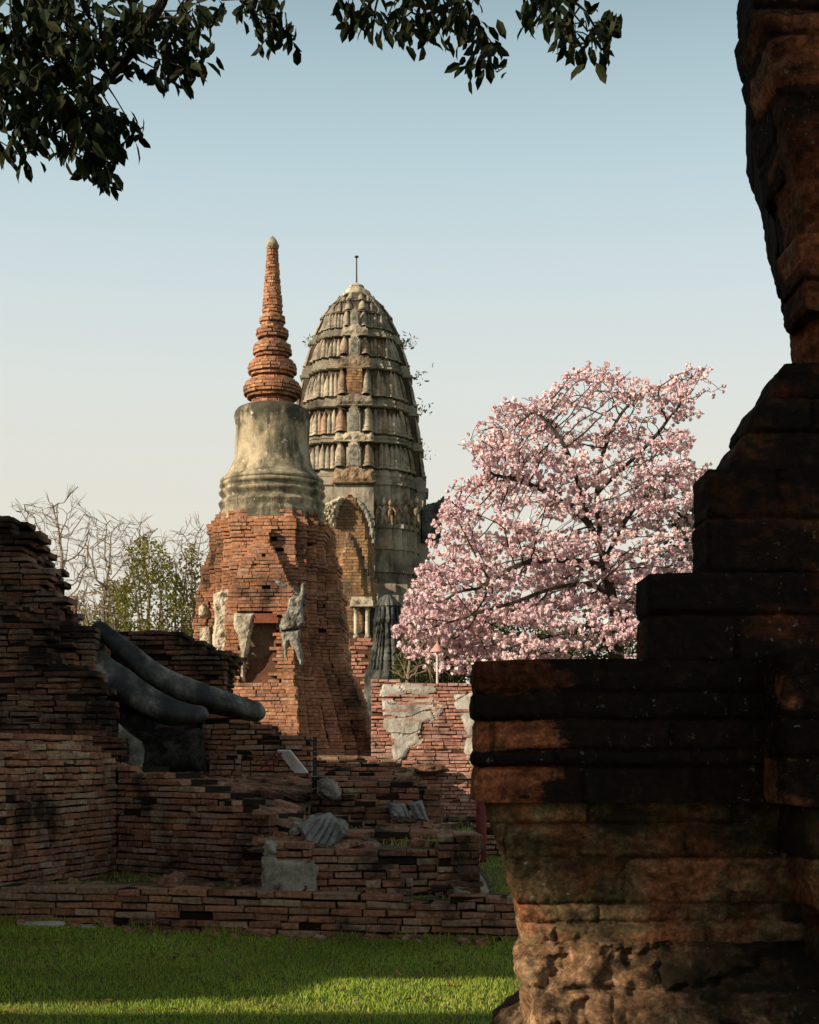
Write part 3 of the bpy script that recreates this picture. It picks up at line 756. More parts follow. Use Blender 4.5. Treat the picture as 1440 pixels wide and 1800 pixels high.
# niche: blind recess panel
a, w, p = body(zc_(1150)); yf = CH[1]-p
nx0 = cw((0, -p))[0]
m = M()
m.box((nx0-.30, yf+.17, zn0-.02), (nx0+.30, yf+.185, zn1+.02)); 
build('niche_back', m, plain('brown_niche_plaster', [(.10,.06,.035), (.19,.12,.07)], 3), ch)
m = M(); m.box((nx0-.36, yf-.06, zn1-.01), (nx0+.36, yf+.02, zn1+.08)); m.box((nx0-.33, yf-.03, zn1+.083), (nx0+.33, yf+.02, zn1+.17))
build('niche_lintel', m, plain('red_lintel', [(.18,.06,.035), (.28,.10,.06)], 4), ch)
# stucco remnants on the front bay: pilasters, capitals, naga curl
def patch(name, pts, Y, th, mat, parent, amp=.02, res=.03, bulge=0, ridge=None):
    m = M(); slab(m, pxpoly(pts, Y), lambda u, v, w: (u, Y-w, v), res, th, amp, 6, 0, bulge, ridge); return build(name, m, mat, parent, smooth=False)
Yp = yf+.02
patch('pilaster', [(412,1078),(448,1078),(446,1100),(442,1116),(436,1150),(432,1200),(422,1200),(424,1150),(418,1118),(410,1100)], Yp, .10, M_stucco, ch, .025, .02)
patch('pilaster', [(494,1112),(530,1105),(528,1125),(535,1165),(528,1175),(520,1150),(508,1130),(506,1185),(500,1190),(497,1140)], Yp, .10, M_stucco_grey, ch, .03, .02)
patch('stucco_ornament', [(488,1098),(505,1075),(508,1055),(518,1045),(527,1048),(530,1028),(536,1024),(538,1040),(534,1070),(536,1095),(526,1108),(495,1112)], Yp+.12, .20, M_stucco_grey, ch, .05, .02, .04)
patch('stucco_ornament', [(470,1012),(490,1018),(520,1032),(536,1050),(522,1052),(500,1040),(484,1028)], Yp+.18, .12, M_stucco_grey, ch, .04, .02, .03)
patch('stucco_ornament', [(375,1045),(390,1038),(405,1036),(414,1045),(414,1075),(408,1100),(412,1130),(418,1148),(400,1150),(375,1148),(374,1120),(378,1090)], Yp+.34, .14, M_stucco, ch, .06, .02, .05)
patch('stucco_ornament', [(350,1068),(360,1060),(370,1075),(372,1085),(358,1088),(350,1085)], Yp+.6, .20, M_stucco, ch, .06, .02, .05)
patch('stucco_ornament', [(352,1105),(374,1100),(376,1150),(352,1148)], Yp+.6, .20, M_stucco, ch, .06, .02, .05)
# sloping rubble skirt to the right of the base
bb = BB()
for k in range(9):
    Yk = 25.2-.42*k; zt = 1.62-.065*k
    run(bb, (X2(520+8*k, Yk), Yk), (X2(690+9*k, Yk), Yk+.2), .4, rag(lambda s: zt, .05, 1.5, k), D=.5, thick=.6, L=.28, dj=.03, miss=.04)
brickobj('stepped_plinth', bb, [M_brick_near, M_mortar], ch)

# ------------------------------------------------------------------ the big prang
PY = 90.0; ps = PY/F; PX = X2(627, PY); zp = lambda py: Z2(py, PY)
pr = thing('prang_tower', (PX, PY, 0), 'great grey bullet-shaped temple tower with tiers of pointed stones behind the brick stupa', 'tower')
def poutl(a, pb=1.0):
    q = [(.27,1.0*pb),(.27,.84),(.50,.84),(.50,.77),(.64,.77),(.64,.70),(.70,.70),(.70,.64),(.77,.64),(.77,.50),(.84,.50),(.84,.27),(1.0*pb,.27)]
    pts = []
    for k in range(4):
        c_, s_ = [(1,0),(0,1),(-1,0),(0,-1)][k]
        for x, y in q: pts.append((PX+(x*c_+y*s_)*a, PY+(x*s_-y*c_)*a))
    return pts
def stack(m, rows, mi=0, pb=1.0):
    for (a0, y0), (a1, y1) in zip(rows, rows[1:]):
        prism(m, poutl(a0*ps, pb), zp(y0), poutl(a1*ps, pb), zp(y1), mi, cap=True)
SILH = lambda y: float(np.interp(y, [500,520,535,560,600,640,680,720,760,800,840,862], [12,24,43,61,79,92,100,107,113,118,122,125]))
tiers = [(845,798,870),(785,738,800),(720,671,738),(650,612,671),(595,563,612),(563,541,566),(541,522,543)]
# one antefix mesh: a pointed, bellied tablet on a small foot, unit height
def antefix_mesh():
    m = M(); V = []; n = 9; rows = [(0,.40,.40),(.08,.40,.40),(.09,.33,.30),(.14,.33,.30),(.15,.37,.33),(.22,.36,.32),(.23,.33,.28),(.40,.34,.30),(.60,.31,.27),(.78,.21,.21),(.92,.09,.12),(1.0,.012,.03)]
    for z, hw, dp in rows:
        for j in range(n):
            t = -1+2*j/(n-1); V.append((t*hw, -dp*(1-abs(t)**2.2)-.10*(1-z)*0, z))
        V.append((0, .12, z))
    k = n+1
    f = [(i*k+j, i*k+(j+1)%k, (i+1)*k+(j+1)%k, (i+1)*k+j) for i in range(len(rows)-1) for j in range(k)]
    m.add(V, np.array(f)); return m
am = antefix_mesh(); am_o = None
n_ant = 0; rest = M()
for ti, (y0, y1, yb) in enumerate(tiers):
    a0, a1, ab = SILH(y0), SILH(y1), SILH(yb)
    m = M()
    stack(m, [(ab*.975, yb), (ab*1.0, yb-(yb-y0)*.08), (ab*1.0, yb-(yb-y0)*.22), (ab*.965, yb-(yb-y0)*.26), (ab*.965, yb-(yb-y0)*.48), (a0*.995, yb-(yb-y0)*.54), (a0*.995, yb-(yb-y0)*.72), (a0*.955, yb-(yb-y0)*.78), (a0*.94, y0)])
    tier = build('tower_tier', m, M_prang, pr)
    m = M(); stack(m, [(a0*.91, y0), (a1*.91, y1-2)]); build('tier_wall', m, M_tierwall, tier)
    # antefix places: along the redents, front half
    hgt = (y0-y1)*1.0*ps; A = a0*ps
    pl = []
    for sx in (-1, 1):
        for lx, oy in ((.20,.99),(.315,.83),(.39,.83),(.462,.83),(.54,.76),(.605,.76),(.66,.69),(.715,.63)):
            if ti >= 5 and lx in (.39, .605, .715): continue
            if lx == .20: pl.append((sx*lx, -oy, 0))
            else: pl.append((sx*lx, -oy, 0))
        for ly, ox in ((.60,.765),(.54,.765),(.462,.835),(.39,.835),(.315,.835),(.20,.99)):
            pl.append((sx*ox, -ly, sx))
        for ly, ox in ((.0,.99),(-.20,.99),(-.40,.835),(-.565,.765)):
            pl.append((sx*ox, -ly, sx*2))
    for (lx, ly, side) in pl:
        big = ti < 4 and abs(side) < 2 and not (side and ly > -.3)
        w_ = A*(.235 if abs(abs(lx)-.20) < .01 and side == 0 else .165)*(1.25 if ti > 4 else 1.0)
        th = 0 if side == 0 else (math.pi/2 if side > 0 else -math.pi/2)
        lean = (a0-a1)/(y0-y1)
        if big and n_ant < 96:
            if am_o is None:
                t_ = M(); t_.v = [am.v[0]+wloc(tier)]; t_.f = am.f; t_.n = am.n
                o = build('antefix', t_, M_antefix, tier); am_o = o
            else:
                o = am_o.copy(); S.collection.objects.link(o); o.parent = tier
            tl = wloc(tier)
            o.location = (PX+lx*A*.945-tl[0], PY+ly*A*.945-tl[1], zp(y0)-tl[2])
            jt = random.uniform(.80, 1.06)
            o.scale = (w_*random.uniform(.9,1.1), w_*1.0, hgt*jt); o.rotation_euler = (-lean*1.0*math.cos(0), 0, th+random.uniform(-.06,.06)); n_ant += 1
        else:
            v = am.v[0].copy(); v = v*np.array([w_, w_, hgt]); v[:,1] += v[:,2]*lean
            c_, s_ = math.cos(th), math.sin(th); v = np.stack([v[:,0]*c_-v[:,1]*s_, v[:,0]*s_+v[:,1]*c_, v[:,2]], 1)
            rest.add(v+np.array([PX+lx*A*.945, PY+ly*A*.945, zp(y0)]), [am.f[0][0]])
    if ti < 5:   # blind arched niche and pediment on the front bay
        bw = .245*A; yface = PY-A*.86; zb, zt = zp(y0), zp(y1)
        m = M(); h = zt-zb
        if ti != 2:
            arch = [(-.42,0),(.42,0),(.42,.55),(.34,.78),(.18,.92),(0,.98),(-.18,.92),(-.34,.78),(-.42,.55)]
            slab(m, [(PX+u*bw*1.0, zb+v*h) for u, v in arch], lambda u, v, w: (u, yface-.10*A-w, v), .12, .12, .02, 2, edge=.0)
            inner = [(u*.62, v*.80+.02) for u, v in arch]
            ring_o = [(u*.84, v*.92+.01) for u, v in arch]
            slab(m, [(PX+u*bw, zb+v*h) for u, v in ring_o], lambda u, v, w: (u, yface-.10*A-.12-w, v), .07, .10, .02, 2, edge=.0)
            build('arched_niche', m, M_antefix, tier)
            m = M(); slab(m, [(PX+u*bw, zb+v*h) for u, v in inner], lambda u, v, w: (u, yface-.10*A-.225-w, v), .07, .03, .02, 2, edge=.0)
            build('niche_panel', m, M_stucco_grey, tier)
        else:
            slab(m, [(PX-bw*.5, zb), (PX+bw*.5, zb), (PX+bw*.5, zb+h*.95), (PX-bw*.5, zb+h*.95)], lambda u, v, w: (u, yface-.09*A-w, v), .2, .1, .05, 2, edge=.02)
            build('bricked_niche', m, M_porch, tier)
        m = M(); ph = (yb-y0)*ps*1.15; z0_ = zp(y0)-ph*1.02; B = .29*A
        ped = [(-1,0),(1,0),(1,.30),(.96,.62),(.88,.85),(.74,.78),(.6,.70),(.42,.88),(.2,1.0),(-.2,1.0),(-.42,.88),(-.6,.70),(-.74,.78),(-.88,.85),(-.96,.62),(-1,.30)]
        yb_ = PY-SILH(yb)*ps*1.0
        slab(m, [(PX+u*B, z0_+v*ph) for u, v in ped], lambda u, v, w: (u, yb_-w, v), .09, .16, .10, 2.5, edge=.02)
        slab(m, [(PX-B*1.04, z0_-.02), (PX+B*1.04, z0_-.02), (PX+B*1.04, z0_+ph*.18), (PX-B*1.04, z0_+ph*.18)], lambda u, v, w: (u, yb_-w, v), .12, .32, .03, 2, edge=.02)
        build('pediment', m, M_antefix, tier)
o = build('back_antefixes', rest, M_antefix, pr); o['kind'] = 'stuff'
m = M(); lathe(m, (PX, PY), dense([(26*ps,zp(526)),(25*ps,zp(520)),(22*ps,zp(514)),(16*ps,zp(509)),(12*ps,zp(507)),(13*ps,zp(506)),(13.5*ps,zp(504)),(12*ps,zp(502)),(8*ps,zp(501)),(5*ps,zp(499)),(1.2*ps,zp(496))], .15), 32, 0, .06, 1.0)
build('tower_cap', m, M_stucco, pr, smooth=True)
m = M(); lathe(m, (PX, PY), [(.05,zp(499)),(.04,zp(453)),(.13,zp(452.5)),(.13,zp(450.5)),(.02,zp(449))], 8)
build('lightning_rod', m, M_metal, pr)
# cella below the tiers
m = M()
stack(m, [(131,905),(131,872),(128,871),(128,868),(126,866),(125,860)]) if False else None
stack(m, [(126,866),(126,872)]); stack(m, [(122,872),(122,926)]); stack(m, [(127,926),(127,932)]); stack(m, [(124,932),(124,938)]); stack(m, [(130,938),(130,945)])
stack(m, [(126,945),(126.5,975)]); stack(m, [(129,975),(129,981)]); stack(m, [(126.5,981),(127,1012)]); stack(m, [(130,1012),(131,1020)]); stack(m, [(127,1020),(127,1040)]); stack(m, [(140,1040),(140,1060)]); stack(m, [(150,1060),(150,1100)]); stack(m, [(165,1100),(172,1340)])
build('cella', m, M_prang, pr)
# stucco figures on the right of the cella wall
for (fx, fy, sc) in ((664,928,1.0),(675,928,1.05),(686,928,1.0),(697,928,1.0),(713,930,1.25),(733,928,1.1)):
    m = M(); Yc = PY-122*ps*.84 if fx < 688 else PY-122*ps*(.77 if fx < 708 else .66)
    Yc -= .05; b0 = np.array([X2(fx, Yc), Yc, Z2(fy, Yc)]); k = sc
    tube(m, [b0+np.array(q)*k for q in ((-.12,0,0),(-.1,-.05,.5),(-.06,-.08,.75),(0,-.1,1.0),(0,-.08,1.25))], [.10*k,.10*k,.13*k,.17*k,.12*k], 10, 0, .03, 4)
    tube(m, [b0+np.array(q)*k for q in ((.14,0,0),(.12,-.05,.5),(.06,-.08,.75))], [.09*k,.10*k,.10*k], 8, 0, .03, 4)
    for sx in (-1, 1):
        tube(m, [b0+np.array(q)*k for q in ((sx*.15,-.08,1.2),(sx*.32,-.08,1.0+.15*(sc > 1.04)),(sx*.34,-.08,.75+.75*(sc > 1.04)))], [.07*k,.06*k,.05*k], 8)
    rock(m, b0+np.array((0,-.1,1.48))*k, (.14*k,.13*k,.18*k), .1, 2, 10, 0, fx, 0)
    rock(m, b0+np.array((0,-.08,1.66))*k, (.07*k,.07*k,.14*k), .1, 2, 8, 0, fx, 0)
    build('relief_figure', m, M_antefix, pr, smooth=True)
m = M()
for (fx, fy, dd, cnt) in ((716,604,.0,40),(741,720,.0,30),(632,575,1,60),(640,790,1,60),(548,606,.3,25),(735,660,0,20),(745,800,0,25)):
    Yw = PY-SILH(fy)*ps*(.92 if dd == 1 else .1); b0 = P(fx, fy, Yw)
    c_ = b0+rng.normal(0, .28, (cnt,3))*np.array([1,.6,1]); leaves(m, c_, rvec(cnt)+np.array([0,0,.5]), rvec(cnt), .28*(.5+rng.random(cnt)), .10*(.5+rng.random(cnt)))
o = build('ledge_weeds', m, M_bush, pr); o['kind'] = 'stuff'
# dark upturned corner horn on the right
m = M(); Yh = PY-.5
slab(m, [(X2(a, Yh), Z2(b, Yh)) for a, b in ((738,900),(752,888),(766,885),(776,879),(781,872),(781,893),(776,905),(777,930),(770,960),(738,960))], lambda u, v, w: (u, Yh-w, v), .08, 1.2, .05, 1, edge=.02)
build('corner_horn', m, M_prang_dark, pr)
# front porch with pointed brick gable
YP = 80.0
m = M()
slab(m, pxpoly([(578,1120),(578,960),(586,935),(594,905),(604,884),(616,877),(630,884),(642,900),(650,925),(657,965),(660,1010),(664,1060),(668,1120)], YP), lambda u, v, w: (u, YP-w+.0, v), .16, 3.0, .05, 1, edge=.03)
build('porch_gable', m, M_porch, pr)
m = M(); YQ = 77-1.3
slab(m, pxpoly([(592,1125),(594,1000),(602,960),(614,935),(628,950),(640,985),(647,1030),(650,1062),(650,1125)], YQ), lambda u, v, w: (u, YQ-w, v), .14, 1.4, .05, 1, edge=.03)
build('porch_gable', m, M_porch, pr)
patch('stucco_frame', [(566,900),(572,886),(588,878),(600,874),(607,878),(600,886),(594,905),(590,928),(584,925),(576,918),(570,925)], YP-3.0, .5, M_stucco, pr, .2, .10, .1)
patch('stucco_frame', [(628,878),(640,884),(652,905),(658,925),(660,950),(652,945),(648,922),(640,900),(630,888)], YP-3.0, .35, M_stucco_grey, pr, .1, .08, .05)
# columned window in the porch front
YW = 74.0
m = M()
for cx_ in (626, 646):
    lathe(m, (X2(cx_, YW), YW), dense([(.16,Z2(1122,YW)),(.16,Z2(1118,YW)),(.11,Z2(1116,YW)),(.11,Z2(1075,YW)),(.15,Z2(1072,YW)),(.18,Z2(1066,YW))], .3), 14, 0, .02, 3)
build('porch_column', m, M_stucco, pr, smooth=True)
m = M(); m.box((X2(616,YW), YW-.35, Z2(1067,YW)), (X2(656,YW), YW+.4, Z2(1056,YW))); m.box((X2(618,YW), YW-.25, Z2(1055.8,YW)), (X2(654,YW), YW+.4, Z2(1050,YW)))
build('porch_lintel', m, M_stucco, pr)
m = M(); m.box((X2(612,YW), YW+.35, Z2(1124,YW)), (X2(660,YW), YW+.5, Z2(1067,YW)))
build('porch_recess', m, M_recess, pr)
bb = BB()
for x0, x1, z0, z1, Yb in ((610, 664, 1340, 1140, 73.5), (614, 660, 1142, 1124, 73.8)):
    run(bb, (X2(x0,Yb), Yb), (X2(x1,Yb), Yb), Z2(z0,Yb), Z2(z1,Yb), ch=.2, L=.6, D=.4, thick=1.5, dj=.05, gap=.04)
brickobj('porch_base', bb, [M_brick_far, M_mortar_chedi], pr, cham=.02, jit=.01)

# dark smaller prang in front of it
DY = 58.0; dx = X2(682, DY); ds = DY/F
sd = thing('dark_shrine', (dx, DY, 0), 'small blackened stone shrine with clustered ribs beside the foot of the grey tower', 'shrine')
m = M(); rows = []
for (hw, y) in ((6,1046),(12,1050),(16,1056),(21,1062),(23,1066),(19,1070),(19,1076),(21,1110),(24,1120),(23,1124),(27,1134),(26,1138),(30,1148),(29,1152),(33,1162),(32,1166),(36,1178),(40,1190),(42,1340)): rows.append((hw, y))
nR = 28
V = []; R = 0
for hw, y in dense([(a, b) for a, b in rows], 3):
    for j in range(96):
        a = 2*math.pi*j/96
        rr = hw*ds*(1+.10*abs(math.sin(a*7))-.05)
        if 1072 < y < 1180: rr *= 1-.10*(abs(math.sin(a*14+.4)) < .3)
        p = np.array([dx+rr*math.cos(a), DY+rr*math.sin(a), Z2(y, DY)]); k = .05*nz(p, 2.2, 3)
        V.append(p+np.array([math.cos(a)*k, math.sin(a)*k, 0]))
    R += 1
f = [(i*96+j, i*96+(j+1)%96, (i+1)*96+(j+1)%96, (i+1)*96+j) for i in range(R-1) for j in range(96)]
m.add(V, np.array(f)[:, ::-1]); build('ribbed_body', m, M_prang_dark, sd)
m = M()
for i in range(7):
    a = math.pi*(1.08+.84*i/6); R0 = 21*ds
    tube(m, [(dx+R0*.95*math.cos(a), DY+R0*.95*math.sin(a), Z2(1118,DY)), (dx+R0*1.0*math.cos(a), DY+R0*1.0*math.sin(a), Z2(1090,DY)), (dx+R0*.92*math.cos(a), DY+R0*.92*math.sin(a), Z2(1066,DY))], [.11,.10,.05], 8, 0, .02, 3)
build('rib', m, M_prang_dark, sd, smooth=True)

# ------------------------------------------------------------------ plastered wall at the back right
pw = thing('plastered_brick_wall', (.5, 26, .4), 'sunlit brick wall with peeling white plaster, right of the stupa base', 'wall')
bb = BB(); Y = 26.2
run(bb, (X2(652, Y), Y), (X2(1000, Y), Y), .3, rag(lambda s: Z2(1198, Y), .03, 2, 5), D=.25, thick=.6, L=.27, dj=.012)
Y2 = 25.6
run(bb, (X2(690, Y2), Y2), (X2(1000, Y2), Y2), .3, rag(lambda s: Z2(1357, Y2), .03, 2, 2), D=.3, thick=.8, L=.27, dj=.014)
brickobj('wall_masonry', bb, [M_brick_far, M_mortar_chedi], pw)
def crack(u, v): return -.03 if abs(mnoise.noise(Vector((u*2.2, v*3.0, 5)))) < .035 else 0
def plaster_mat():
    t = NT('peeling_plaster')
    c = t.ramp(t.noise(1.8, 8, .7), [(.32, (.14,.125,.10)), (.45, (.36,.32,.265)), (.56, (.50,.46,.395)), (.66, (.60,.56,.50))])
    c = t.mix(t.ramp(t.noise(3.2, 7, .72), [(.56, 0.0), (.63, .85)]), c, (.30,.15,.10))
    c = t.mix(t.ramp(t.noise(2.6, 8, .75, stretch=(1.8,1.8,.6)), [(.56, 0.0), (.70, .8)]), c, (.06,.052,.042))
    return t.done(c, .95, t.noise(16, 8, .7), .02, .9)
M_plaster = plaster_mat()
patch('plaster', [(672,1232),(690,1230),(700,1238),(722,1232),(760,1226),(782,1240),(770,1262),(742,1270),(735,1290),(740,1305),(722,1312),(710,1330),(698,1345),(690,1330),(688,1290),(674,1280)], Y, .016, M_plaster, pw, .008, .018, 0, crack)
patch('plaster', [(670,1204),(720,1203),(764,1206),(770,1216),(748,1222),(720,1220),(690,1224),(668,1222)], Y, .03, M_plaster, pw, .012, .035, 0, crack)
patch('plaster', [(798,1222),(840,1215),(850,1240),(845,1330),(828,1345),(816,1320),(820,1290),(812,1262),(800,1245)], Y, .016, M_plaster, pw, .008, .018, 0, crack)
m = M(); rock(m, P(757,1352,Y2-.1), (.32,.2,.10), .25, 1.6, 20, 0, 4, .4)
tag(build('fallen_branch_heap', m, M_brick_ruin), 'small dark rubble heap lying on the ledge of the plastered wall', 'rubble')

# ------------------------------------------------------------------ middle ruins
mr = thing('stepped_retaining_wall', (-.3, 16, .6), 'dark broken brick retaining wall with grey fluted plaster remnants in the middle ground', 'wall')
bb = BB(); Y = 16.2
xa = [X2(q, Y) for q in (545, 600, 640, 690, 745, 776)]; za = [Z2(q, Y) for q in (1358, 1362, 1368, 1372, 1382, 1392)]
run(bb, (xa[0], Y), (xa[-1]-.25, Y+.05), .5, rag(lambda s: float(np.interp(xa[0]+s, xa, za)), .05, 3, 3), D=.3, thick=1.4, L=.25, dj=.03, miss=.03)
run(bb, (X2(600, 15.7), 15.7), (X2(690, 15.7), 15.7), .5, rag(lambda s: Z2(1395, 15.7)-.25*s, .06, 3, 7), D=.3, thick=.6, L=.25, dj=.03, miss=.05)
run(bb, (X2(560, 15.2), 15.2), (X2(640, 15.2), 15.2), .5, rag(lambda s: Z2(1428, 15.2)-.15*s, .06, 3, 8), D=.3, thick=.6, L=.25, dj=.04, miss=.05)
brickobj('wall_masonry', bb, [M_brick_near, M_mortar], mr)
flut = lambda fr, am, sk: (lambda u, v: am*abs(math.sin((u+v*sk)*fr)))
m = M(); Yq = 15.9
slab(m, pxpoly([(558,1372),(575,1366),(592,1372),(600,1392),(598,1410),(585,1412),(570,1404),(558,1392)], Yq), lambda u, v, w: (u, Yq-w, v), .018, .10, .05, 6, 0, .05)
build('stucco_lump', m, M_stucco_grey, mr, smooth=False)
m = M(); Yq = 15.6
slab(m, pxpoly([(678,1408),(712,1412),(725,1440),(690,1438)], Yq), lambda u, v, w: (u, Yq-w-.2*(Z2(1408,Yq)-v), v), .008, .06, .01, 6, 0, 0, lambda u, v: (.022+.012*mnoise.noise(Vector((u*14,v*9,1))))*abs(math.sin((u+v*.5)*36+2.2*mnoise.noise(Vector((u*7,v*3,0)))))**.45*1.7, .012)
slab(m, pxpoly([(718,1412),(742,1406),(755,1445),(728,1442)], Yq), lambda u, v, w: (u, Yq-w-.2*(Z2(1408,Yq)-v), v), .008, .06, .01, 6, 0, 0, lambda u, v: (.028+.015*mnoise.noise(Vector((u*14,v*9,1))))*abs(math.sin((u+v*.5)*40+2.5*mnoise.noise(Vector((u*7,v*3,4)))))**.45*1.7, .012)
build('fluted_plaster', m, M_fluted, mr)
# big fluted fragment lying on the rubble
fr = thing('fluted_fragment', P(575,1505,13.9), 'grey fluted plaster fragment leaning on the rubble above the centre wall', 'fragment')
m = M(); Yq = 13.9
slab(m, pxpoly([(522,1452),(545,1438),(580,1428),(602,1445),(610,1464),(590,1485),(556,1508),(545,1490),(535,1468)], Yq), lambda u, v, w: (u, Yq-w-.55*(Z2(1430,Yq)-v), v), .006, .05, .015, 5, 0, .04, lambda u, v: (.028+.018*mnoise.noise(Vector((u*11,v*8,1))))*abs(math.sin((u*.85-v*.5)*42+2.0*mnoise.noise(Vector((u*5,v*3,0)))))**.45*1.8, .014)
build('ribbed_face', m, M_fluted, fr)
m = M()
for q in ((530,1450,.12),(560,1440,.14),(590,1447,.13),(545,1462,.12)): rock(m, P(q[0], q[1]+6, 14.05), (q[2], .15, q[2]*.7), .3, 2, 14, 0, q[0], .4)
build('rubble_core', m, M_stucco_grey, fr)
# centre wall with two piers
cwl = thing('centre_brick_wall', (-.3, 12.8, .3), 'brick wall between two stubby piers behind the low kerb wall, in the centre foreground', 'wall')
bb = BB(); Y = 12.95
run(bb, (X2(540, Y), Y), (X2(780, Y), Y), .28, rag(lambda s: Z2(1487, Y), .012, 2, 1), D=.22, thick=.4, L=.29, dj=.010)
run(bb, (X2(466, 12.85), 12.85), (X2(548, 12.85), 12.85), .28, rag(lambda s: Z2(1478, 12.85), .03, 3, 2), D=.4, thick=.5, L=.27, dj=.016)
run(bb, (X2(768, 12.85), 12.85), (X2(845, 12.85), 12.85), .28, rag(lambda s: Z2(1470, 12.85)+.02, .03, 3, 3), D=.4, thick=.5, L=.27, dj=.02)
run(bb, (X2(845, 12.85), 12.85), (X2(845, 12.85), 13.6), .28, Z2(1472, 12.85), D=.2, L=.27, dj=.02)
run(bb, (X2(466, 12.85), 13.6), (X2(466, 12.85), 12.85), .28, Z2(1480, 12.85), D=.2, L=.27, dj=.02)
run(bb, (X2(540, 13.9), 13.9), (X2(775, 13.9), 13.9), .4, rag(lambda s: Z2(1463, 13.9), .02, 3, 3), D=.5, thick=.7, L=.27, dj=.02)
brickobj('wall_masonry', bb, [M_brick_near, M_mortar], cwl)
patch('plaster_slab', [(463,1506),(478,1502),(500,1512),(530,1514),(552,1510),(560,1525),(558,1555),(550,1572),(540,1575),(536,1560),(525,1580),(492,1578),(490,1560),(474,1572),(457,1570),(460,1530)], 12.83, .035, M_stucco_grey, cwl, .012, .018)
m = M(); lathe(m, (X2(808,12.9), 13.12), dense([(.28,.28),(.285,.36),(.25,.44),(.235,.50),(.20,.54)], .03), 40, 0, .05, 4)
build('rounded_plaster_foot', m, M_stucco_grey, cwl, smooth=True)
patch('plaster_slab', [(463,1480),(472,1474),(486,1478),(488,1500),(470,1504)], 12.83, .06, M_stucco_grey, cwl, .02, .015)
m = M(); g = top_pt
V = []; n = 24
for j in range(n+1):
    for i in range(n+1):
        xx = -1.5+2.2*i/n; yy = 13.1+3.2*j/n; V.append((xx, yy, .74+.06*j/n+.06*nz((xx,yy,5), 1.6)))
f = [(j*(n+1)+i, j*(n+1)+i+1, (j+1)*(n+1)+i+1, (j+1)*(n+1)+i) for j in range(n) for i in range(n)]
m.add(V, np.array(f)); build('earth_fill', m, M_ground, cwl, smooth=True)
bb = BB()
for _ in range(170):
    xx, yy = random.uniform(-1.45,.65), random.uniform(13.15,16.1)
    if nz((xx,yy,9), 1.1) < -.05: continue
    a_ = random.uniform(0, 3.14); tl = random.gauss(0, .18); tl2 = random.gauss(0, .18)
    w_ = Vector((tl, tl2, 1)).normalized(); u_ = Vector((math.cos(a_), math.sin(a_), 0)); u_ = (u_-w_*u_.dot(w_)).normalized(); v_ = w_.cross(u_)
    bb.add((xx, yy, .76+.06*(yy-13.1)/3.2+.06*nz((xx,yy,5), 1.6)+random.uniform(0,.03)), u_, w_, v_, random.uniform(.10,.28), .055, random.uniform(.09,.14))
rb = brickobj('rubble', bb, [M_brick_near, M_mortar], cwl, rot=.03, jit=.006); rb['kind'] = 'stuff'
gN = 2600; gx = -1.45+2.1*rng.random(gN); gy = 13.15+3*rng.random(gN); gd = np.array([nz((a,b,17), 1.4) for a,b in zip(gx,gy)]); gk = gd > .05; gx, gy = gx[gk], gy[gk]
gz_ = np.array([.73+.06*(b-13.1)/3.2+.06*nz((a,b,5), 1.6) for a,b in zip(gx,gy)])
tag(build('weeds', blades(np.stack([gx,gy,gz_],1), .07, .005, .9), M_grass), 'thin green weeds growing in the rubble behind the centre wall', 'weeds', kind='stuff')
# step block in front and the brick on it
bb = BB(); Y = 12.62
run(bb, (X2(642, Y), Y), (X2(728, Y), Y), .30, Z2(1544, Y), D=.22, thick=.24, L=.2, dj=.012)
tag(brickobj('brick_step', bb, [M_brick_near, M_mortar]), 'small block of brick steps against the front of the centre wall', 'step')
bb = BB(); bb.add((X2(693, 12.7), 12.7, Z2(1541, 12.7)+.03), (.95,.3,0), (-.3,.95,0), (0,0,1), .09, .16, .055)
tag(brickobj('loose_brick', bb, [M_brick_near, M_mortar]), 'single loose brick lying on the small brick step', 'brick')
# right-hand terrace step
bb = BB(); Y = 18.2
run(bb, (X2(775, Y), Y), (2.6, Y), .2, rag(lambda s: Z2(1446, Y), .02, 2, 2), D=.3, thick=.5, L=.27, dj=.016)
run(bb, (X2(770, 18.9), 18.9), (2.6, 18.9), .2, rag(lambda s: Z2(1432, 18.9), .02, 2, 6), D=.3, thick=.6, L=.27, dj=.016)
run(bb, (X2(760, 16.6), 16.6), (X2(800, 17.4), 17.8), .2, rag(lambda s: .74, .02, 2, 6), D=.4, thick=.5, L=.27, dj=.016)
tag(brickobj('terrace_step', bb, [M_brick_near, M_mortar]), 'two low brick terrace steps beside the grass left of the dark foreground pier', 'step')
bb = BB(); Y = 17.0
run(bb, (X2(730, Y), Y), (X2(776, Y), Y), .4, rag(lambda s: Z2(1388, Y), .03, 4, 2), D=.3, thick=.5, L=.2, dj=.02)
run(bb, (X2(776, Y), Y), (X2(776, Y), Y+.5), .4, Z2(1388, Y), D=.2, L=.2, dj=.02)
tag(brickobj('brick_stub', bb, [M_brick_ruin, M_mortar]), 'dark square brick stub at the right end of the fluted plaster wall', 'pillar')
m = M(); Y = 17.2; lathe(m, (X2(846, Y), Y), dense([(.062,.25),(.062,Z2(1402,Y)),(.05,Z2(1400,Y))], .3), 14)
tag(build('red_post', m, M_redpaint, smooth=True), 'maroon round post half hidden by the dark foreground pier', 'post')

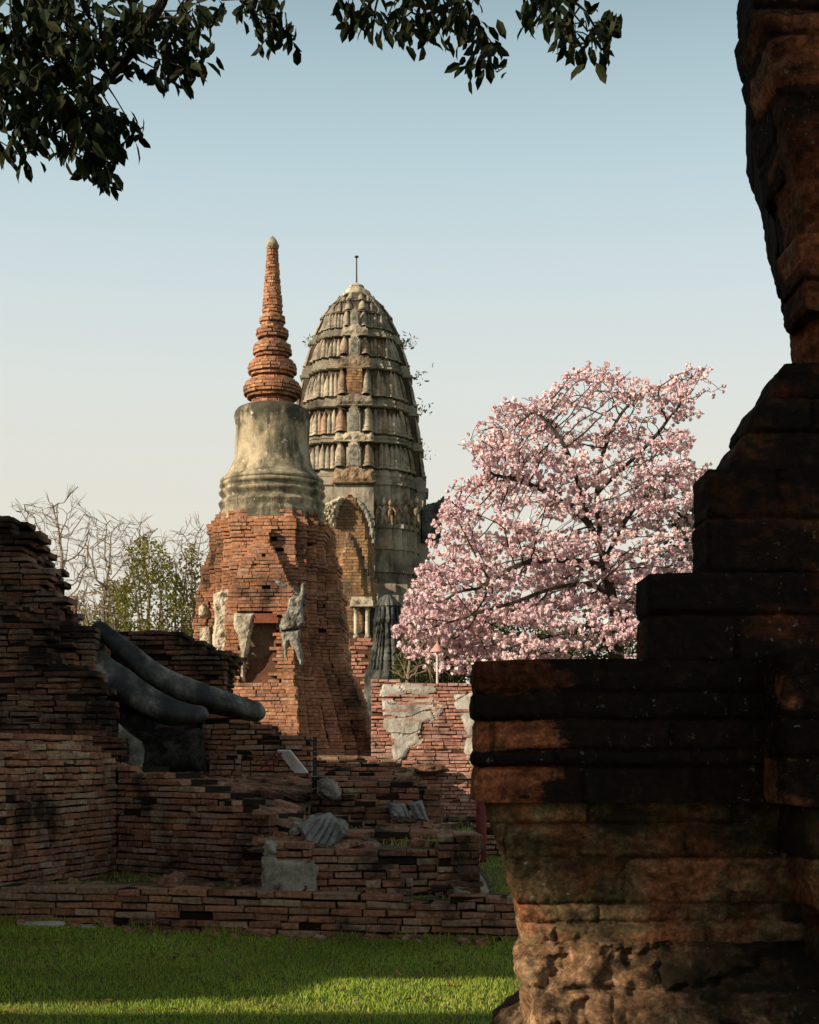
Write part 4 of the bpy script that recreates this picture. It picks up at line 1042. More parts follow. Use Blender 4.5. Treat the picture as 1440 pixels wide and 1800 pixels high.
# loose stones
ms = thing('fallen_masonry', P(335,1578,13.6), 'two-humped lump of fallen brick masonry on the grass left of the plaster slab', 'rubble')
m = M(); rock(m, P(308,1556,13.6), (.15,.16,.13), .28, 1.8, 26, 0, 3, .45); rock(m, P(352,1564,13.6), (.20,.15,.085), .25, 1.8, 26, 0, 8, .45)
build('masonry_lump', m, M_brick_near, ms)
for (a, b, w, h, lb) in ((75,1627,.24,.045,'flat pale kerb stone at the wall foot, the left of two'), (145,1632,.16,.035,'flat pale kerb stone at the wall foot, the shorter right one')):
    m = M(); Ys = wall_y(X2(a, 12.9))-.12; zz = Z2(b, Ys)
    rock(m, (X2(a, Ys), Ys, zz), (w, .11, h), .12, 1.6, 22, 0, a, .7)
    tag(build('kerb_stone', m, M_white_stone, smooth=True), lb, 'stone', 'pale kerb stones at the foot of the low wall')
# information board
Y = 18.0
sg = thing('info_board', P(500,1356,Y), 'white information panel tilted on a brown stand on the brick platform', 'sign')
m = M(); a0, a1 = P(489,1318,Y), P(520,1357,Y); th = np.array([.16, -.30, .0])
dv = a1-a0; nn = np.cross(dv, np.array([.10,.55,0])); nn /= np.linalg.norm(nn)
sd_ = np.array([.17,-.13,0])
q = [a0, a0+sd_, a1+sd_, a1]; back = [p_-np.array([.012,.0,.012]) for p_ in q]
m.add(q+back, BOXF)
build('panel', m, M_sign, sg)
m = M(); e = P(487,1320,Y)
tube(m, [e+np.array([0,.01,0]), P(458,1352,Y+.1)], [.014,.014], 6); tube(m, [e+np.array([.06,-.05,-.02]), P(474,1352,Y-.1)], [.014,.014], 6); tube(m, [P(480,1338,Y), P(510,1345,Y+.05)], [.012,.012], 6)
build('stand', m, M_redpaint, sg)

# ------------------------------------------------------------------ squirrel on the low wall
Y = wall_y(X2(770, 12.4))+.12; zt = .375
def skin(name, verts, edges, rad, mat, parent=None, sub=2):
    me = bpy.data.meshes.new(name); me.from_pydata(verts, edges, [])
    o = bpy.data.objects.new(name, me); S.collection.objects.link(o)
    md = o.modifiers.new('skin', 'SKIN'); md.use_smooth_shade = True
    for i, r in enumerate(rad): me.skin_vertices[0].data[i].radius = (r, r)
    me.skin_vertices[0].data[0].use_root = True
    s = o.modifiers.new('sub', 'SUBSURF'); s.levels = sub; s.render_levels = sub
    me.materials.append(mat)
    if parent: o.parent = parent
    return o
k = 1.15
vs = [(0,0,.055),(.045,0,.060),(.085,0,.058),(.105,0,.068),(.128,0,.062),(.143,0,.055),   # pelvis..nose
      (-.03,0,.045),(-.07,0,.028),(-.12,0,.018),(-.17,0,.014),                      # tail
      (-.005,-.016,.030),(-.012,-.018,.006),(.006,-.018,.003),
      (-.012,.016,.030),(-.022,.018,.006),(-.004,.018,.003),
      (.082,-.014,.030),(.088,-.015,.004),(.10,-.015,.003),
      (.070,.014,.030),(.066,.015,.004),(.078,.015,.003),
      (.108,-.009,.086),(.108,.009,.086)]
es = [(0,1),(1,2),(2,3),(3,4),(4,5),(0,6),(6,7),(7,8),(8,9),(0,10),(10,11),(11,12),(0,13),(13,14),(14,15),(2,16),(16,17),(17,18),(2,19),(19,20),(20,21),(3,22),(3,23)]
rd = [.026,.028,.022,.017,.013,.006,.012,.010,.011,.005,.013,.006,.005,.013,.006,.005,.010,.005,.005,.010,.005,.005,.004,.004]
sq = skin('squirrel', [tuple(q*k for q in v) for v in vs], es, [r*k for r in rd], M_fur)
sq.location = (X2(765, Y), Y, zt)
tag(sq, 'small dark squirrel with a long trailing tail walking along the low wall top', 'squirrel')

# ------------------------------------------------------------------ dark foreground pier
YF = 2.5
def pier_part(name, prof, y0, xr_px, mat, parent, dep=.55, dz=.006, amp=.010, grooves=(), vj=(), fr=9, roundr=.02, nu=110, pit=0.0, step=.003, gw=.005, gd=.014):
    # prof: list of (px, py) down the left edge; y0(z) front plane
    y00 = y0(1.3) if callable(y0) else y0
    dep = .13; Yc = y00+dep+roundr
    px = lambda q: X2(q, Yc); pz = lambda q: Z2(q, Yc)
    pts = [(px(a), pz(b)) for a, b in prof]
    rows = []
    for (x0, z0), (x1, z1) in zip(pts, pts[1:]):
        n = max(1, int(math.hypot(x1-x0, z1-z0)/dz))
        rows += [(x0+(x1-x0)*i/n, z0+(z1-z0)*i/n) for i in range(n)]
    rows.append(pts[-1])
    zs_ = [q[1] for q in pts]
    cb = sorted([min(zs_)-.01]+[pz(g) for g in grooves]+[max(zs_)+.01]); pr_ = random.Random(int(prof[0][0]*7+prof[0][1]))
    xr = px(xr_px); courses = []
    for c0, c1 in zip(cb, cb[1:]):
        js = [xr]; 
        while js[-1] > min(q[0] for q in pts)-.1: js.append(js[-1]-pr_.uniform(.16,.34))
        courses.append((c0, c1, js, [(pr_.gauss(0, step), pr_.random()) for _ in js]))
    V = []; T = []; ns = 24; n = nu+ns+1
    for xl, z in rows:
        yf = y0(z) if callable(y0) else y0
        for i in range(n):
            if i <= nu:
                t = i/nu; t = 1-(1-t)**1.2
                x = xr+(xl-xr)*t; y = yf; dl = x-xl
                if dl < roundr: y = yf+(roundr-math.sqrt(max(0, roundr**2-(roundr-dl)**2)))
                nd = np.array([-.25 if dl < roundr else 0, -1, 0])
            else:
                k_ = i-nu
                if k_ <= 9: x = xl; y = yf+roundr+dep*k_/9
                else:
                    yb_ = yf+roundr+dep; y = yb_+.55*(k_-9)/(ns-9); x = xl+(y-yb_)*(xl/yb_)*1.08+.02*(1-math.exp(-(y-yb_)*30))
                nd = np.array([-1, 0, 0])
            nf = mnoise.fractal(Vector((x*60, y*60, z*60)), .8, 2.0, 3)
            wz = z+.004*mnoise.noise(Vector((x*7, y*3, 2)))+.0022*nf; wx = (x if i <= nu else xl+(y-yf)*.5)+.004*mnoise.noise(Vector((z*30, 1, 3)))+.002*nf
            gg = 0; tone = .5
            for (c0, c1, js, off_) in courses:
                if c0 <= wz < c1:
                    d = min(wz-c0 if c0 > cb[0] else 9, c1-wz if c1 < cb[-1] else 9)
                    for kk in range(len(js)-1):
                        if js[kk+1] <= wx < js[kk]:
                            if i <= nu: d = min(d, wx-js[kk+1], js[kk]-wx)
                            gg += off_[kk][0]; tone = off_[kk][1]
                    if d < gw: gg -= gd*(1-(d/gw)**2)*(.75+.6*mnoise.noise(Vector((x*9, z*9, 9))))
                    elif d < gw*2.0: gg -= .003*(1-(d-gw)/gw)
                    if i > nu-3: gg *= .4
                    break
            q = np.array([x, y, z])+nd*(amp*mnoise.fractal(Vector((x*fr, y*fr, z*fr*1.4)), 1.0, 2.0, 5)+.0022*nf+pit*min(0, mnoise.fractal(Vector((x*17+3, y*17, z*22)), 1.0, 2.0, 5)+.12)+gg)
            q[2] += .2*amp*mnoise.noise(Vector((x*16, y*16, z*16)))
            V.append(q); T.append(tone)
    R = len(rows)
    f = [(i*n+j, i*n+j+1, (i+1)*n+j+1, (i+1)*n+j) for i in range(R-1) for j in range(n-1)]
    m = M(); m.add(V, np.array(f)); o = build(name, m, mat, parent, smooth=True)
    at_ = o.data.attributes.new('brick_tone', 'FLOAT', 'POINT'); at_.data.foreach_set('value', np.array(T, np.float32)); return o
pier = thing('ruined_pier', (.75, 2.8, .2), 'huge dark crusted brick pier filling the right foreground, stepped in the middle', 'pier')
XR = 1720
pier_part('upper_backing', [(1290,-80),(1293,0),(1296,74),(1290,77),(1291,100),(1294,122),(1302,150),(1314,190),(1320,230),(1328,290),(1338,330),(1343,368),(1362,370),(1370,430),(1374,475),(1374,540),(1392,600),(1402,690)], 2.66, XR, M_pier, pier, .3, amp=.003, grooves=(0,77,150,230,300,368), roundr=.012, dz=.004)
pier_part('upper_shaft', [(1300,100),(1320,132),(1322,150),(1322,180),(1328,205),(1338,225),(1345,265),(1352,310),(1362,350),(1372,400),(1382,440),(1386,480)], 2.58, XR, M_pier_up, pier, .12, amp=.008, grooves=(134,215,290,370,440), gd=.006, step=.002, roundr=.03, dz=.004, pit=.012)
pier_part('upper_shaft', [(1400,455),(1366,458),(1367,470),(1371,505),(1374,531),(1378,532),(1378,575),(1384,584),(1405,588)], 2.55, XR, M_pier_up, pier, .3, amp=.003, grooves=(504,532), roundr=.008, dz=.003)
pier_part('upper_shaft', [(1376,560),(1384,580),(1388,610),(1391,640),(1399,658),(1402,676)], 2.60, XR, M_pier_up, pier, .3, amp=.006, roundr=.02, dz=.004)
pier_part('shoulder', [(1420,659),(1400,659),(1358,661),(1350,672),(1329,718),(1318,721),(1306,742),(1294,762),(1291,782),(1277,800),(1267,820),(1260,846),(1256,850)], lambda z: 2.56+.05*(z-2.08), XR, M_pier, pier, .4, amp=.003, grooves=(720,780), roundr=.010, dz=.003)
pier_part('shoulder', [(1290,846),(1221,848),(1221,870),(1223,905),(1218,930),(1220,960),(1219,1000),(1224,1019),(1180,1023),(1119,1025),(1118,1080),(1119,1130),(1117,1167)], lambda z: 2.535 if z < 1.93 else 2.55, XR, M_pier, pier, .45, amp=.003, grooves=(930,1022,1092), roundr=.008, dz=.003, nu=180)
pier_part('stepped_block', [(1160,1166),(900,1168),(830,1171),(827,1180),(828,1218),(825,1225),(825,1262),(829,1270),(828,1318),(826,1326),(829,1345),(826,1370),(826,1402),(834,1407)], 2.50, XR, M_pier_block, pier, .5, amp=.0025, grooves=(1222,1268,1320,1346), roundr=.008, nu=260, dz=.003)
pier_part('base_moulding', [(840,1403),(852,1408),(856,1430),(864,1460),(872,1490),(882,1520),(891,1548),(900,1580),(906,1612),(912,1636),(918,1660)], lambda z: 2.53+.045*max(0, min(1, (1.52-z)/.20)), XR, M_pier_base, pier, .5, amp=.006, grooves=(1440,1498,1575,1606), roundr=.022, nu=240, pit=.010, dz=.003, step=.004)
pier_part('plinth', [(940,1636),(908,1646),(897,1668),(896,1684),(906,1700),(916,1716),(920,1740),(925,1768),(912,1776),(890,1790),(872,1800),(850,1830),(840,1900),(830,2000),(830,2300),(830,2900)], lambda z: 2.55-.10*min(1.2, max(0, (1.27-z)/.14)), XR, M_plinth, pier, .6, amp=.020, fr=11, roundr=.03, nu=230, dz=.004, pit=.045, grooves=(1710,1775), step=.006, gw=.007)
pier_part('corner_pilaster', [(1352,1150),(1340,1153),(1337,1165),(1341,1230),(1339,1290),(1343,1340),(1341,1395),(1346,1410),(1372,1414)], 2.36, XR, M_pier_pil, pier, .12, amp=.004, grooves=(1268,1330), roundr=.012, nu=110, pit=.006, dz=.003)
pier_part('corner_pilaster', [(1350,1400),(1366,1408),(1370,1440),(1376,1490),(1384,1540),(1392,1578),(1408,1600),(1420,1622),(1412,1650),(1414,1680)], 2.38, XR, M_pier_base, pier, .12, amp=.008, grooves=(1500,1590), roundr=.02, nu=110, pit=.012, dz=.003)

# ------------------------------------------------------------------ branching helper (space colonisation)
def colonise(att, nodes, par, step, infl, kill, iters=120):
    att = np.array(att, float); N = [np.array(p, float) for p in nodes]; par = list(par)
    alive = np.ones(len(att), bool)
    NA = np.array(N); d = np.full(len(att), 1e9); who = np.zeros(len(att), int)
    def upd(start):
        nonlocal d, who
        for i in range(start, len(N)):
            dd = np.linalg.norm(att-N[i], axis=1); k = dd < d; d[k] = dd[k]; who[k] = i
    upd(0); seen = {}
    for it in range(iters):
        alive &= d > kill
        k = alive & (d < infl)
        if not k.any(): break
        idx = np.where(k)[0]; acc = {}
        for i in idx:
            v = att[i]-N[who[i]]; v = v/np.linalg.norm(v); acc[who[i]] = acc.get(who[i], 0)+v
        st = len(N)
        for w_, v in acc.items():
            n_ = np.linalg.norm(v)
            if n_ < 1e-3: continue
            v = v/n_+np.array([random.uniform(-.12,.12) for _ in range(3)]); v /= np.linalg.norm(v)
            c = seen.get(w_, 0)
            if c > 3: continue
            seen[w_] = c+1
            N.append(N[w_]+v*step); par.append(w_)
        if len(N) == st: break
        upd(st)
    return N, par
def limb_mesh(N, par, tip, ex=2.3, mx=None, sides=5):
    n = len(N); s = np.zeros(n); ch_ = np.zeros(n, int)
    for i in range(n):
        if par[i] >= 0: ch_[par[i]] += 1
    for i in range(n-1, -1, -1):
        if ch_[i] == 0: s[i] = max(s[i], tip**ex)
        if par[i] >= 0: s[par[i]] += s[i]*1.0
    rad = s**(1/ex)
    if mx: rad = np.minimum(rad, mx)
    V = []; Fq = []; m = M()
    A = np.array([N[p] for p in par if p >= 0]); B = np.array([N[i] for i in range(n) if par[i] >= 0])
    ra = np.array([min(rad[par[i]], rad[i]*1.6) for i in range(n) if par[i] >= 0]); rb = np.array([rad[i] for i in range(n) if par[i] >= 0])
    t = B-A; t /= (np.linalg.norm(t, axis=1)[:,None]+1e-9); B = B+t*rb[:,None]*.3
    h = np.where(np.abs(t[:,2:3]) < .9, np.array([[0,0,1.0]]), np.array([[1.0,0,0]]))
    u = np.cross(t, h); u /= np.linalg.norm(u, axis=1)[:,None]; w = np.cross(t, u)
    rows = []
    for c, r in ((A, ra), (B, rb)):
        for j in range(sides):
            a = 2*math.pi*j/sides; rows.append(c+(u*math.cos(a)+w*math.sin(a))*r[:,None])
    V = np.stack(rows, 1); k = 2*sides
    fq = np.array([(j, (j+1)%sides, sides+(j+1)%sides, sides+j) for j in range(sides)])
    f = (fq[None]+(np.arange(len(A))*k)[:,None,None]).reshape(-1,4)
    m.add(V.reshape(-1,3), f); return m, rad, ch_

# ------------------------------------------------------------------ overhanging tree
ot = thing('overhanging_tree', (-4.4, 3.6, 0), 'dark leafy branches hanging into the top of the view from a tree on the left', 'tree')
blobs = [(40,40,75,7),(120,50,80,7.1),(200,50,60,7),(30,140,70,6.9),(110,150,70,7),(30,225,55,6.8),(110,225,45,6.9),(170,215,50,7),(215,235,38,7.1),(165,270,42,7),(185,305,26,7.1),(240,245,22,7.1),(235,120,22,7.2),(18,275,22,6.8),
         (235,60,30,7.2),(300,45,42,7.2),(340,40,36,7.2),(330,95,42,7.2),(300,120,30,7.2),(375,20,22,7.2),
         (455,15,36,7.4),(480,45,36,7.4),(495,75,22,7.4),(590,8,16,7.4),(640,10,40,7.4),(690,35,36,7.4),(740,25,48,7.4),(720,55,24,7.4),(790,35,40,7.4),(815,15,30,7.4),
         (848,75,30,7.4),(870,105,26,7.4),(838,110,22,7.4),(930,25,26,7.5),(985,25,40,7.5),(1005,65,30,7.5),(1035,85,24,7.5),(1055,50,30,7.5),(1075,35,18,7.5),(960,10,30,7.5)]
tips = []
for (bx, by, br, bY) in blobs:
    cnt = max(3, int(br*br*.0092))
    for _ in range(cnt):
        a = random.random()*6.283; q = br*math.sqrt(random.random())*.92
        py = by+q*math.sin(a)-8
        tips.append(P(bx+q*math.cos(a), py, bY+random.uniform(-.35,.35)))
nodes = [np.array([-4.4,3.6,0])]; par = [-1]
def chain(pts, frm, k=6):
    c = spline([nodes[frm]]+pts, k)[1:]; last = frm; ids = []
    for p in c: nodes.append(p); par.append(last); last = len(nodes)-1; ids.append(last)
    return ids
tr = chain([(-4.3,3.7,1.6),(-4.1,4.1,3.2),(-3.7,4.7,4.8)], 0)
lA = chain([P(330,-170,6.6), P(295,-20,7.0), P(235,85,7.0), P(185,145,7.0), P(110,215,6.95), P(60,262,6.9)], tr[-1])
lB = chain([P(420,-260,7.0), P(640,-120,7.3), P(760,-30,7.4), P(835,40,7.4)], lA[2])
lC = chain([P(900,-110,7.5), P(985,-20,7.5), P(1030,20,7.5)], lB[11])
lD = chain([P(460,-80,7.3), P(478,0,7.4)], lB[5])
lE = chain([P(340,-30,7.2), P(320,40,7.2)], lA[6])
N_, par_ = colonise(tips, nodes, par, .085, 1.2, .10, 60)
lm, rad, chn = limb_mesh(N_, par_, .0035, 2.1, .16, 6)
# crown over and behind the camera (unseen leaves added to shade the foreground)
cr_nodes = []
build('trunk', lm, M_bark_dark, ot)
m = M(); pos = []; di = []
N_ = np.array(N_); tip_ids = [i for i in range(len(N_)) if chn[i] == 0 and i > len(nodes)-1]
for p in tips:
    for _ in range(3):
        a = random.random()*6.283
        pos.append(p+np.array([random.uniform(-.05,.05) for _ in range(3)])); di.append((.55*math.cos(a), .55*math.sin(a), -random.uniform(.25,1.25)))
for i in tip_ids:
    for _ in range(1):
        a = random.random()*6.283
        pos.append(N_[i]); di.append((.8*math.cos(a), .8*math.sin(a), -random.uniform(.0,1.0)))
pos = np.array(pos); di = np.array(di); k = len(pos)
Ls = .072+.045*rng.random(k)
leaves(m, pos, di, rvec(k)+np.array([0,-.5,.6]), Ls, Ls*.46)
# added canopy above the frame, dims the foreground
k = 3200
c = np.stack([-7+11*rng.random(k), -6+11.0*rng.random(k), 6.0+2.6*rng.random(k)], 1)
dn_ = np.array([nz(q, .5, 3) for q in c]); c = c[dn_ > -.18]; k = len(c)
Ls = .18+.10*rng.random(k)
leaves(m, c, rvec(k)+np.array([0,0,-.7]), rvec(k), Ls, Ls*.45)
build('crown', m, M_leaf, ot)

# ------------------------------------------------------------------ pink tree
TY = 46.0
pt = thing('pink_blossom_tree', P(1085, 1400, TY)*np.array([1,1,0]), 'large spreading tree covered in pink blossom, right of the grey tower', 'tree')
env = [(688,1110),(712,1060),(745,960),(765,910),(795,850),(850,835),(800,775),(830,760),(870,705),(930,705),(965,690),(1000,652),(1050,642),(1120,665),(1180,655),(1232,645),(1275,697),(1240,725),(1195,745),(1225,770),(1215,815),(1262,828),(1262,900),(1240,1000),(1200,1100),(1160,1190),(800,1185),(720,1170)]
holes = [(930,908,34,14),(975,925,24,12),(860,925,14,12),(1165,745,18,14),(820,800,14,8)]
cen = np.array([980, 900]); att = []; clus = []
def depth_half(px, py): 
    return 3.6*math.sqrt(max(.06, 1-((px-985)/330)**2*.75-((py-930)/330)**2*.5))
# flattened sprays
sprays = []
tries = 0
while len(sprays) < 470 and tries < 14000:
    tries += 1
    px, py = random.uniform(690,1275), random.uniform(640,1190)
    if not inside(env, px, py): continue
    if any(((px-a)/w)**2+((py-b)/h)**2 < 1 for a, b, w, h in holes): continue
    if py < 960 and random.random() < .25: continue
    if py > 1105 and random.random() < .5: continue
    dh = depth_half(px, py); sprays.append((px, py, TY+random.uniform(-dh, dh)))
for (px, py, Y) in sprays:
    slope = np.clip((px-1010)/260, -1, 1)*-.32       # sprays rise outward
    for _ in range(23):
        u = random.gauss(0, 25); v = random.gauss(0, 4.2)+slope*u
        if inside(env, px+u, py+v) and not any(((px+u-a)/w)**2+((py+v-b)/h)**2 < .8 for a, b, w, h in holes):
            p = P(px+u, py+v, Y); p[1] += random.gauss(0, .45); att.append(p)
nodes = [P(1092,1420,TY)]; par = [-1]; nodes[0][2] = 0
tr = chain([P(1094,1300,TY), P(1090,1180,TY), P(1082,1080,TY), P(1062,985,TY)], 0, 7)
b1 = chain([P(1040,930,TY-.3), P(1000,890,TY-.6), P(930,850,TY-1), P(870,835,TY-1.2)], tr[-1], 6)
b2 = chain([P(1050,880,TY+.3), P(1060,800,TY+.6), P(1090,730,TY+.8), P(1130,690,TY+1)], tr[-1], 6)
b3 = chain([P(1000,985,TY-1), P(920,990,TY-1.8), P(840,1035,TY-2)], tr[-2], 6)
b4 = chain([P(1110,900,TY+.6), P(1160,850,TY+.6), P(1200,830,TY+.5)], tr[-1], 6)
b5 = chain([P(1000,800,TY-.5), P(960,740,TY-.5), P(930,715,TY-.6)], b1[5], 6)
b6 = chain([P(1060,1040,TY-.8), P(990,1030,TY-1.5), P(900,1060,TY-2.2), P(830,1080,TY-2.5)], tr[15], 6)
b9 = chain([P(1050,1110,TY-1.2), P(980,1115,TY-2), P(890,1140,TY-2.3)], tr[12], 6)
b7 = chain([P(1120,1050,TY+1), P(1170,1020,TY+1.5)], tr[16], 6)
b8 = chain([P(1140,780,TY+.6), P(1180,730,TY+.6)], b2[6], 6)
N_, par_ = colonise(att, nodes, par, .16, 2.2, .20, 110)
lm, rad, chn = limb_mesh(N_, par_, .009, 2.55, .19, 5)
build('trunk', lm, M_bark, pt)
N_ = np.array(N_); att = np.array(att)
# blossom balls at attraction points (pushed onto the nearest twig)
r_ = np.random.default_rng(5)
pts = att[r_.random(len(att)) < np.clip(.52+.36*(11.2-att[:,2])/4.0, .50, .90)]
m = M(); K = 15; n = len(pts)
R = .078*(.4+1.1*r_.random(n)**1.3)
d = r_.normal(size=(n,K,3)); d /= np.linalg.norm(d, axis=2)[:,:,None]
cpos = pts[:,None,:]+d*(R[:,None]*(.45+.55*r_.random((n,K))))[:,:,None]
nrm = d+r_.normal(0, .45, (n,K,3)); nrm /= np.linalg.norm(nrm, axis=2)[:,:,None]
t1 = np.cross(nrm, r_.normal(size=(n,K,3))); t1 /= np.linalg.norm(t1, axis=2)[:,:,None]; t2_ = np.cross(nrm, t1)
sz = (.043*(.7+.6*r_.random((n,K))))[:,:,None]
V = np.stack([cpos-t1*sz-t2_*sz*.6, cpos+t1*sz-t2_*sz*.7+nrm*sz*.3, cpos+t1*sz*.8+t2_*sz, cpos-t1*sz*.9+t2_*sz*.8+nrm*sz*.3], 2).reshape(-1,3)
m.add(V, np.arange(len(V)).reshape(-1,4)); build('crown', m, M_petal, pt)

# ------------------------------------------------------------------ background greenery
def shrub(name, label, cat, env_px, Y, th, n, leafL, mat, group=None, stems=True, bark=M_twig, dens=-.2, fr=.6):
    xs = [q[0] for q in env_px]; bx = sum(xs)/len(xs); by = max(q[1] for q in env_px)
    root = thing(name, (X2(bx, Y), Y, 0), label, cat, group)
    pos = []
    while len(pos) < n:
        px, py = random.uniform(min(xs), max(xs)), random.uniform(min(q[1] for q in env_px), by)
        if not inside(env_px, px, py): continue
        p = P(px, py, Y); p[1] += random.uniform(-th, th)
        if nz(p, fr, 3) < dens+random.uniform(-.15,.15): continue
        pos.append(p)
    pos = np.array(pos); m = M(); Ls = leafL*(.6+.8*rng.random(n))
    leaves(m, pos, rvec(n), rvec(n), Ls, Ls*.5)
    build('crown', m, mat, root)
    m = M()
    for i in range(9):
        q = pos[random.randrange(n)]; b = np.array([X2(bx, Y)+random.uniform(-.4,.4), Y+random.uniform(-.4,.4), 0])
        tube(m, spline([b, (b*.45+q*.55)+np.array([random.uniform(-.4,.4),0,random.uniform(0,.5)]), q], 6), np.linspace(.10,.02,13), 5)
    build('trunk', m, bark, root)
    return root
shrub('green_tree', 'bushy yellow-green tree among bare twigs left of the stupa', 'tree', [(205,1115),(200,1060),(212,1010),(225,985),(240,958),(262,948),(285,955),(300,985),(312,1020),(330,1060),(345,1115)], 58, 1.6, 3300, .15, M_bush, dens=-.12, fr=.9)
shrub('dry_shrub', 'dull olive bush behind the dark corbelled wall, left of the yellow-green tree', 'shrub', [(118,1115),(128,1070),(150,1042),(180,1030),(205,1020),(225,1040),(235,1115)], 62, 1.5, 3000, .14, M_bush_dry, dens=-.12, fr=.9)
shrub('dry_shrub', 'thin olive bush right against the left edge of the brick stupa', 'shrub', [(300,1120),(312,1060),(318,1000),(330,955),(345,960),(365,1000),(372,1120)], 60, 1.2, 1100, .17, M_bush_dry, dens=-.1)
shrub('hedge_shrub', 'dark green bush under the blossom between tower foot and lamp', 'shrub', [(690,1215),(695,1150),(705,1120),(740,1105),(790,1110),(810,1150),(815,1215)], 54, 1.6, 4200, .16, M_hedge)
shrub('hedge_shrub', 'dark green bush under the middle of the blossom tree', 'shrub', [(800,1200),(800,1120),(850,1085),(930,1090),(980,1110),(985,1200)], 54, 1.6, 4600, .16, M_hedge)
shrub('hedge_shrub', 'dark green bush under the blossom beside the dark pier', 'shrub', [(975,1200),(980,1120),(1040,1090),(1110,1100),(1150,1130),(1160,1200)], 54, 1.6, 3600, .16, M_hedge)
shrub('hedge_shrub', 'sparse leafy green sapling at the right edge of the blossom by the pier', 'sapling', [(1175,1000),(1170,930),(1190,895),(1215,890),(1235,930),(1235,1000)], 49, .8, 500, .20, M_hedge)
# bare trees
def bare_tree(px, Y, env_px, label, natt, seed):
    random.seed(seed)
    root = thing('bare_tree', (X2(px, Y), Y, 0), label, 'tree', 'bare trees behind the ruins on the left')
    at = []; xs = [q[0] for q in env_px]; ys_ = [q[1] for q in env_px]
    natt = int(natt*2.6)
    while len(at) < natt:
        a, b = random.uniform(min(xs), max(xs)), random.uniform(min(ys_), max(ys_))
        if inside(env_px, a, b): at.append(P(a, b, Y+random.uniform(-1.3,1.3)))
    zt_ = min(p_[2] for p_ in at)+.6; nk = 7; nd = [np.array([X2(px, Y)+.12*math.sin(i*1.3+seed), Y, zt_*i/nk]) for i in range(nk+1)]
    N_, pr_ = colonise(at, nd, list(range(-1, nk)), .24, 3.0, .26, 110)
    lm, rad, chn = limb_mesh(N_, pr_, .0125, 2.4, .14, 5)
    N_ = np.array(N_); m = lm
    for i in range(len(N_)):
        if chn[i] == 0 and i > 8:
            d_ = N_[i]-N_[pr_[i]]; d_ /= np.linalg.norm(d_)
            for _ in range(3):
                e = d_+np.array([random.uniform(-.6,.6), random.uniform(-.6,.6), random.uniform(-.1,.7)]); e /= np.linalg.norm(e)
                q = N_[i]+e*random.uniform(.3,.7); tube(m, [N_[i], (N_[i]+q)/2+np.array([0,0,.04]), q], [.011,.009,.006], 3, cap=False)
    build('trunk', m, M_twig, root)
bare_tree(95, 55, [(10,880),(60,960),(90,1090),(150,1090),(175,960),(165,900),(130,875),(100,872),(70,890)], 'tall bare twiggy tree nearest the left brick ruin', 130, 1)
bare_tree(185, 60, [(150,1090),(140,980),(150,915),(190,905),(225,910),(250,960),(240,1090)], 'leafless tree rising left of the yellow-green tree', 110, 2)
bare_tree(265, 64, [(215,1060),(215,940),(235,910),(265,915),(290,945),(300,1060)], 'thin leafless tree poking out above the yellow-green tree', 90, 3)
bare_tree(340, 62, [(300,1090),(295,990),(310,930),(340,915),(372,920),(372,1090)], 'leafless tree touching the left edge of the brick stupa', 100, 4)
bare_tree(715, 52, [(700,1190),(702,1110),(735,1095),(770,1130),(775,1190)], 'pale leafless sapling beside the foot of the dark shrine', 40, 5)
random.seed(99)
# small brick pillar among the trees
bb = BB(); Y = 50.0
for k in range(60):
    z = .12*k
    if z > Z2(1033, Y): break
    w = .22+.06*(z > Z2(1045, Y))
    run(bb, (X2(122,Y)-w, Y), (X2(122,Y)+w, Y), z, z+.12, ch=.12, L=.3, D=.2, thick=.4, dj=.03)
tag(brickobj('brick_pillar', bb, [M_brick_chedi, M_mortar_chedi]), 'slim brick pillar top standing among the bare trees on the left', 'pillar')
# lamp
Y = 40.0; lp = thing('garden_lamp', (X2(769,Y), Y, 0), 'slim garden lamp with a faded red conical shade in front of the blossom', 'lamp')
m = M(); lathe(m, (X2(769,Y), Y), [(.035,0),(.035,Z2(1143,Y)),(.02,Z2(1130,Y))], 10); build('pole', m, M_pole, lp, smooth=True)
m = M(); lathe(m, (X2(769,Y), Y), dense([(.03,Z2(1146,Y)),(.21,Z2(1146.5,Y)),(.20,Z2(1144.5,Y)),(.07,Z2(1134,Y)),(.03,Z2(1131,Y)),(.015,Z2(1126,Y))], .05), 20); build('lamp_shade', m, M_lamp, lp)

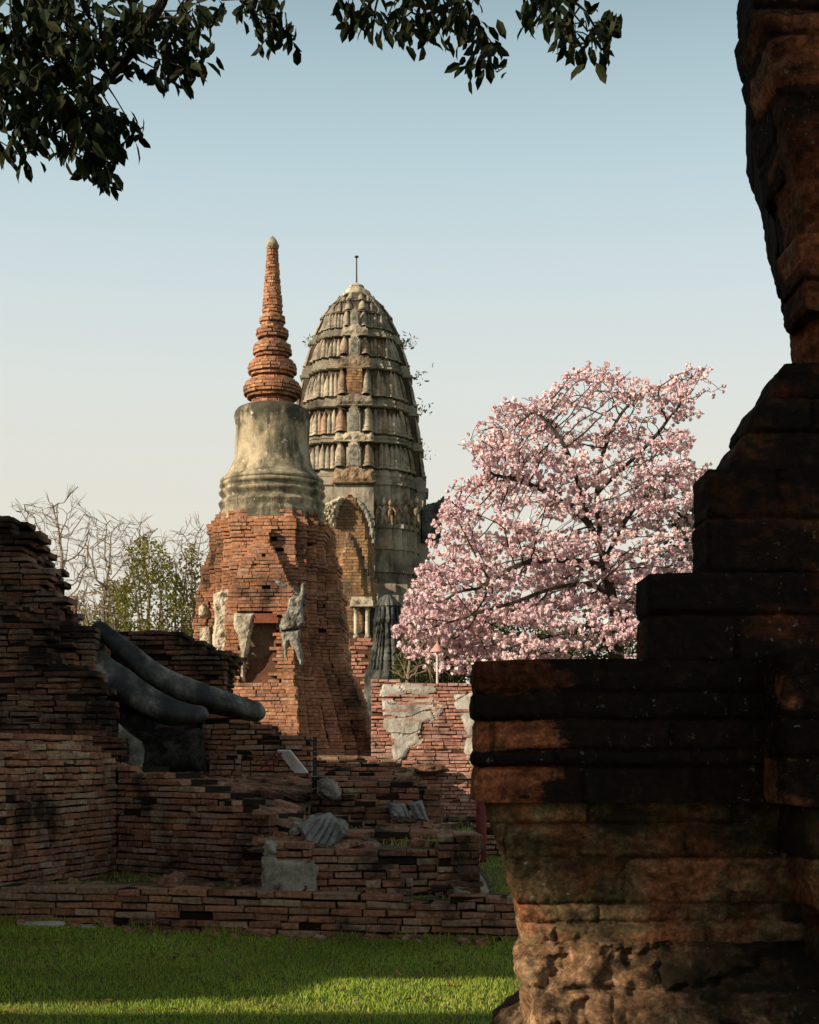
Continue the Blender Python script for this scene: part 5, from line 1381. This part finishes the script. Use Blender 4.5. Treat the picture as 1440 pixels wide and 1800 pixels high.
# ------------------------------------------------------------------ unseen wall added on the left to shade the foreground, slits cut for sunlight
def to_wall(x, y, z, X0=-12.0):
    t = (x-X0)/(-SUN.x); return (y+SUN.y*t, z+SUN.z*t)
sw = M(); X0 = -12.0
def panel(poly):
    n = len(poly); V = [(X0, a, b) for a, b in poly]+[(X0-.25, a, b) for a, b in poly]
    sw.add(V, [np.array([list(range(n))]), np.array([[2*n-1-i for i in range(n)]]), np.array([(i, n+i, n+(i+1)%n, (i+1)%n) for i in range(n)])])
# lawn strip: gap between two shade panels
lo0 = to_wall(-6.0, 8.85, 0); lo1 = to_wall(3.0, 8.85, 0)
hi = [to_wall(-6.0, 9.25, 0), to_wall(-2.6, 9.25, 0), to_wall(-.75, 9.4, 0), to_wall(-.45, 10.2, 0), to_wall(3.0, 10.3, 0)]
ZT = 9.0
hy0 = to_wall(.33, 2.5, 0)[0]-.14; hy1 = to_wall(-.5, 2.5, 0)[0]
zl_, zh_ = to_wall(.2, 2.5, .80)[1], to_wall(.2, 2.5, 1.36)[1]+.12
panel([(-20,-.2),(lo0[0],-.2),lo0,lo1,(lo1[0],zl_),(-20,zl_)])
panel([(-20,zl_+.001),(hy0,zl_+.001),(hy0-.05,zh_),(-20,zh_)])
panel([(hy1,zl_+.001),(lo1[0],zl_+.001),(lo1[0],zh_),(hy1,zh_)])
panel([(-20,zh_+.001),(lo1[0],zh_+.001),(lo1[0],ZT),(-20,ZT)])
def ragged(a, b, n_, am):
    return [(a[0]+(b[0]-a[0])*i/n_+(random.uniform(-am,am) if 0 < i < n_ else 0), a[1]+(b[1]-a[1])*i/n_) for i in range(n_+1)]
end = 21.5
panel([(lo0[0]+.2,-.2),(end,-.2),(end,5.7),(end-2.0,6.2),(end-3.2,7.0),(end-3.6,ZT),(hi[4][0],ZT),hi[4]]+ragged(hi[4],hi[3],4,.06)[1:]+ragged(hi[3],hi[2],3,.05)[1:]+ragged(hi[2],hi[1],14,.10)[1:]+[hi[0]])
tag(build('added_shade_wall', sw, M_brick_far), 'unseen wall added out of view to the left to shade the foreground', 'wall')
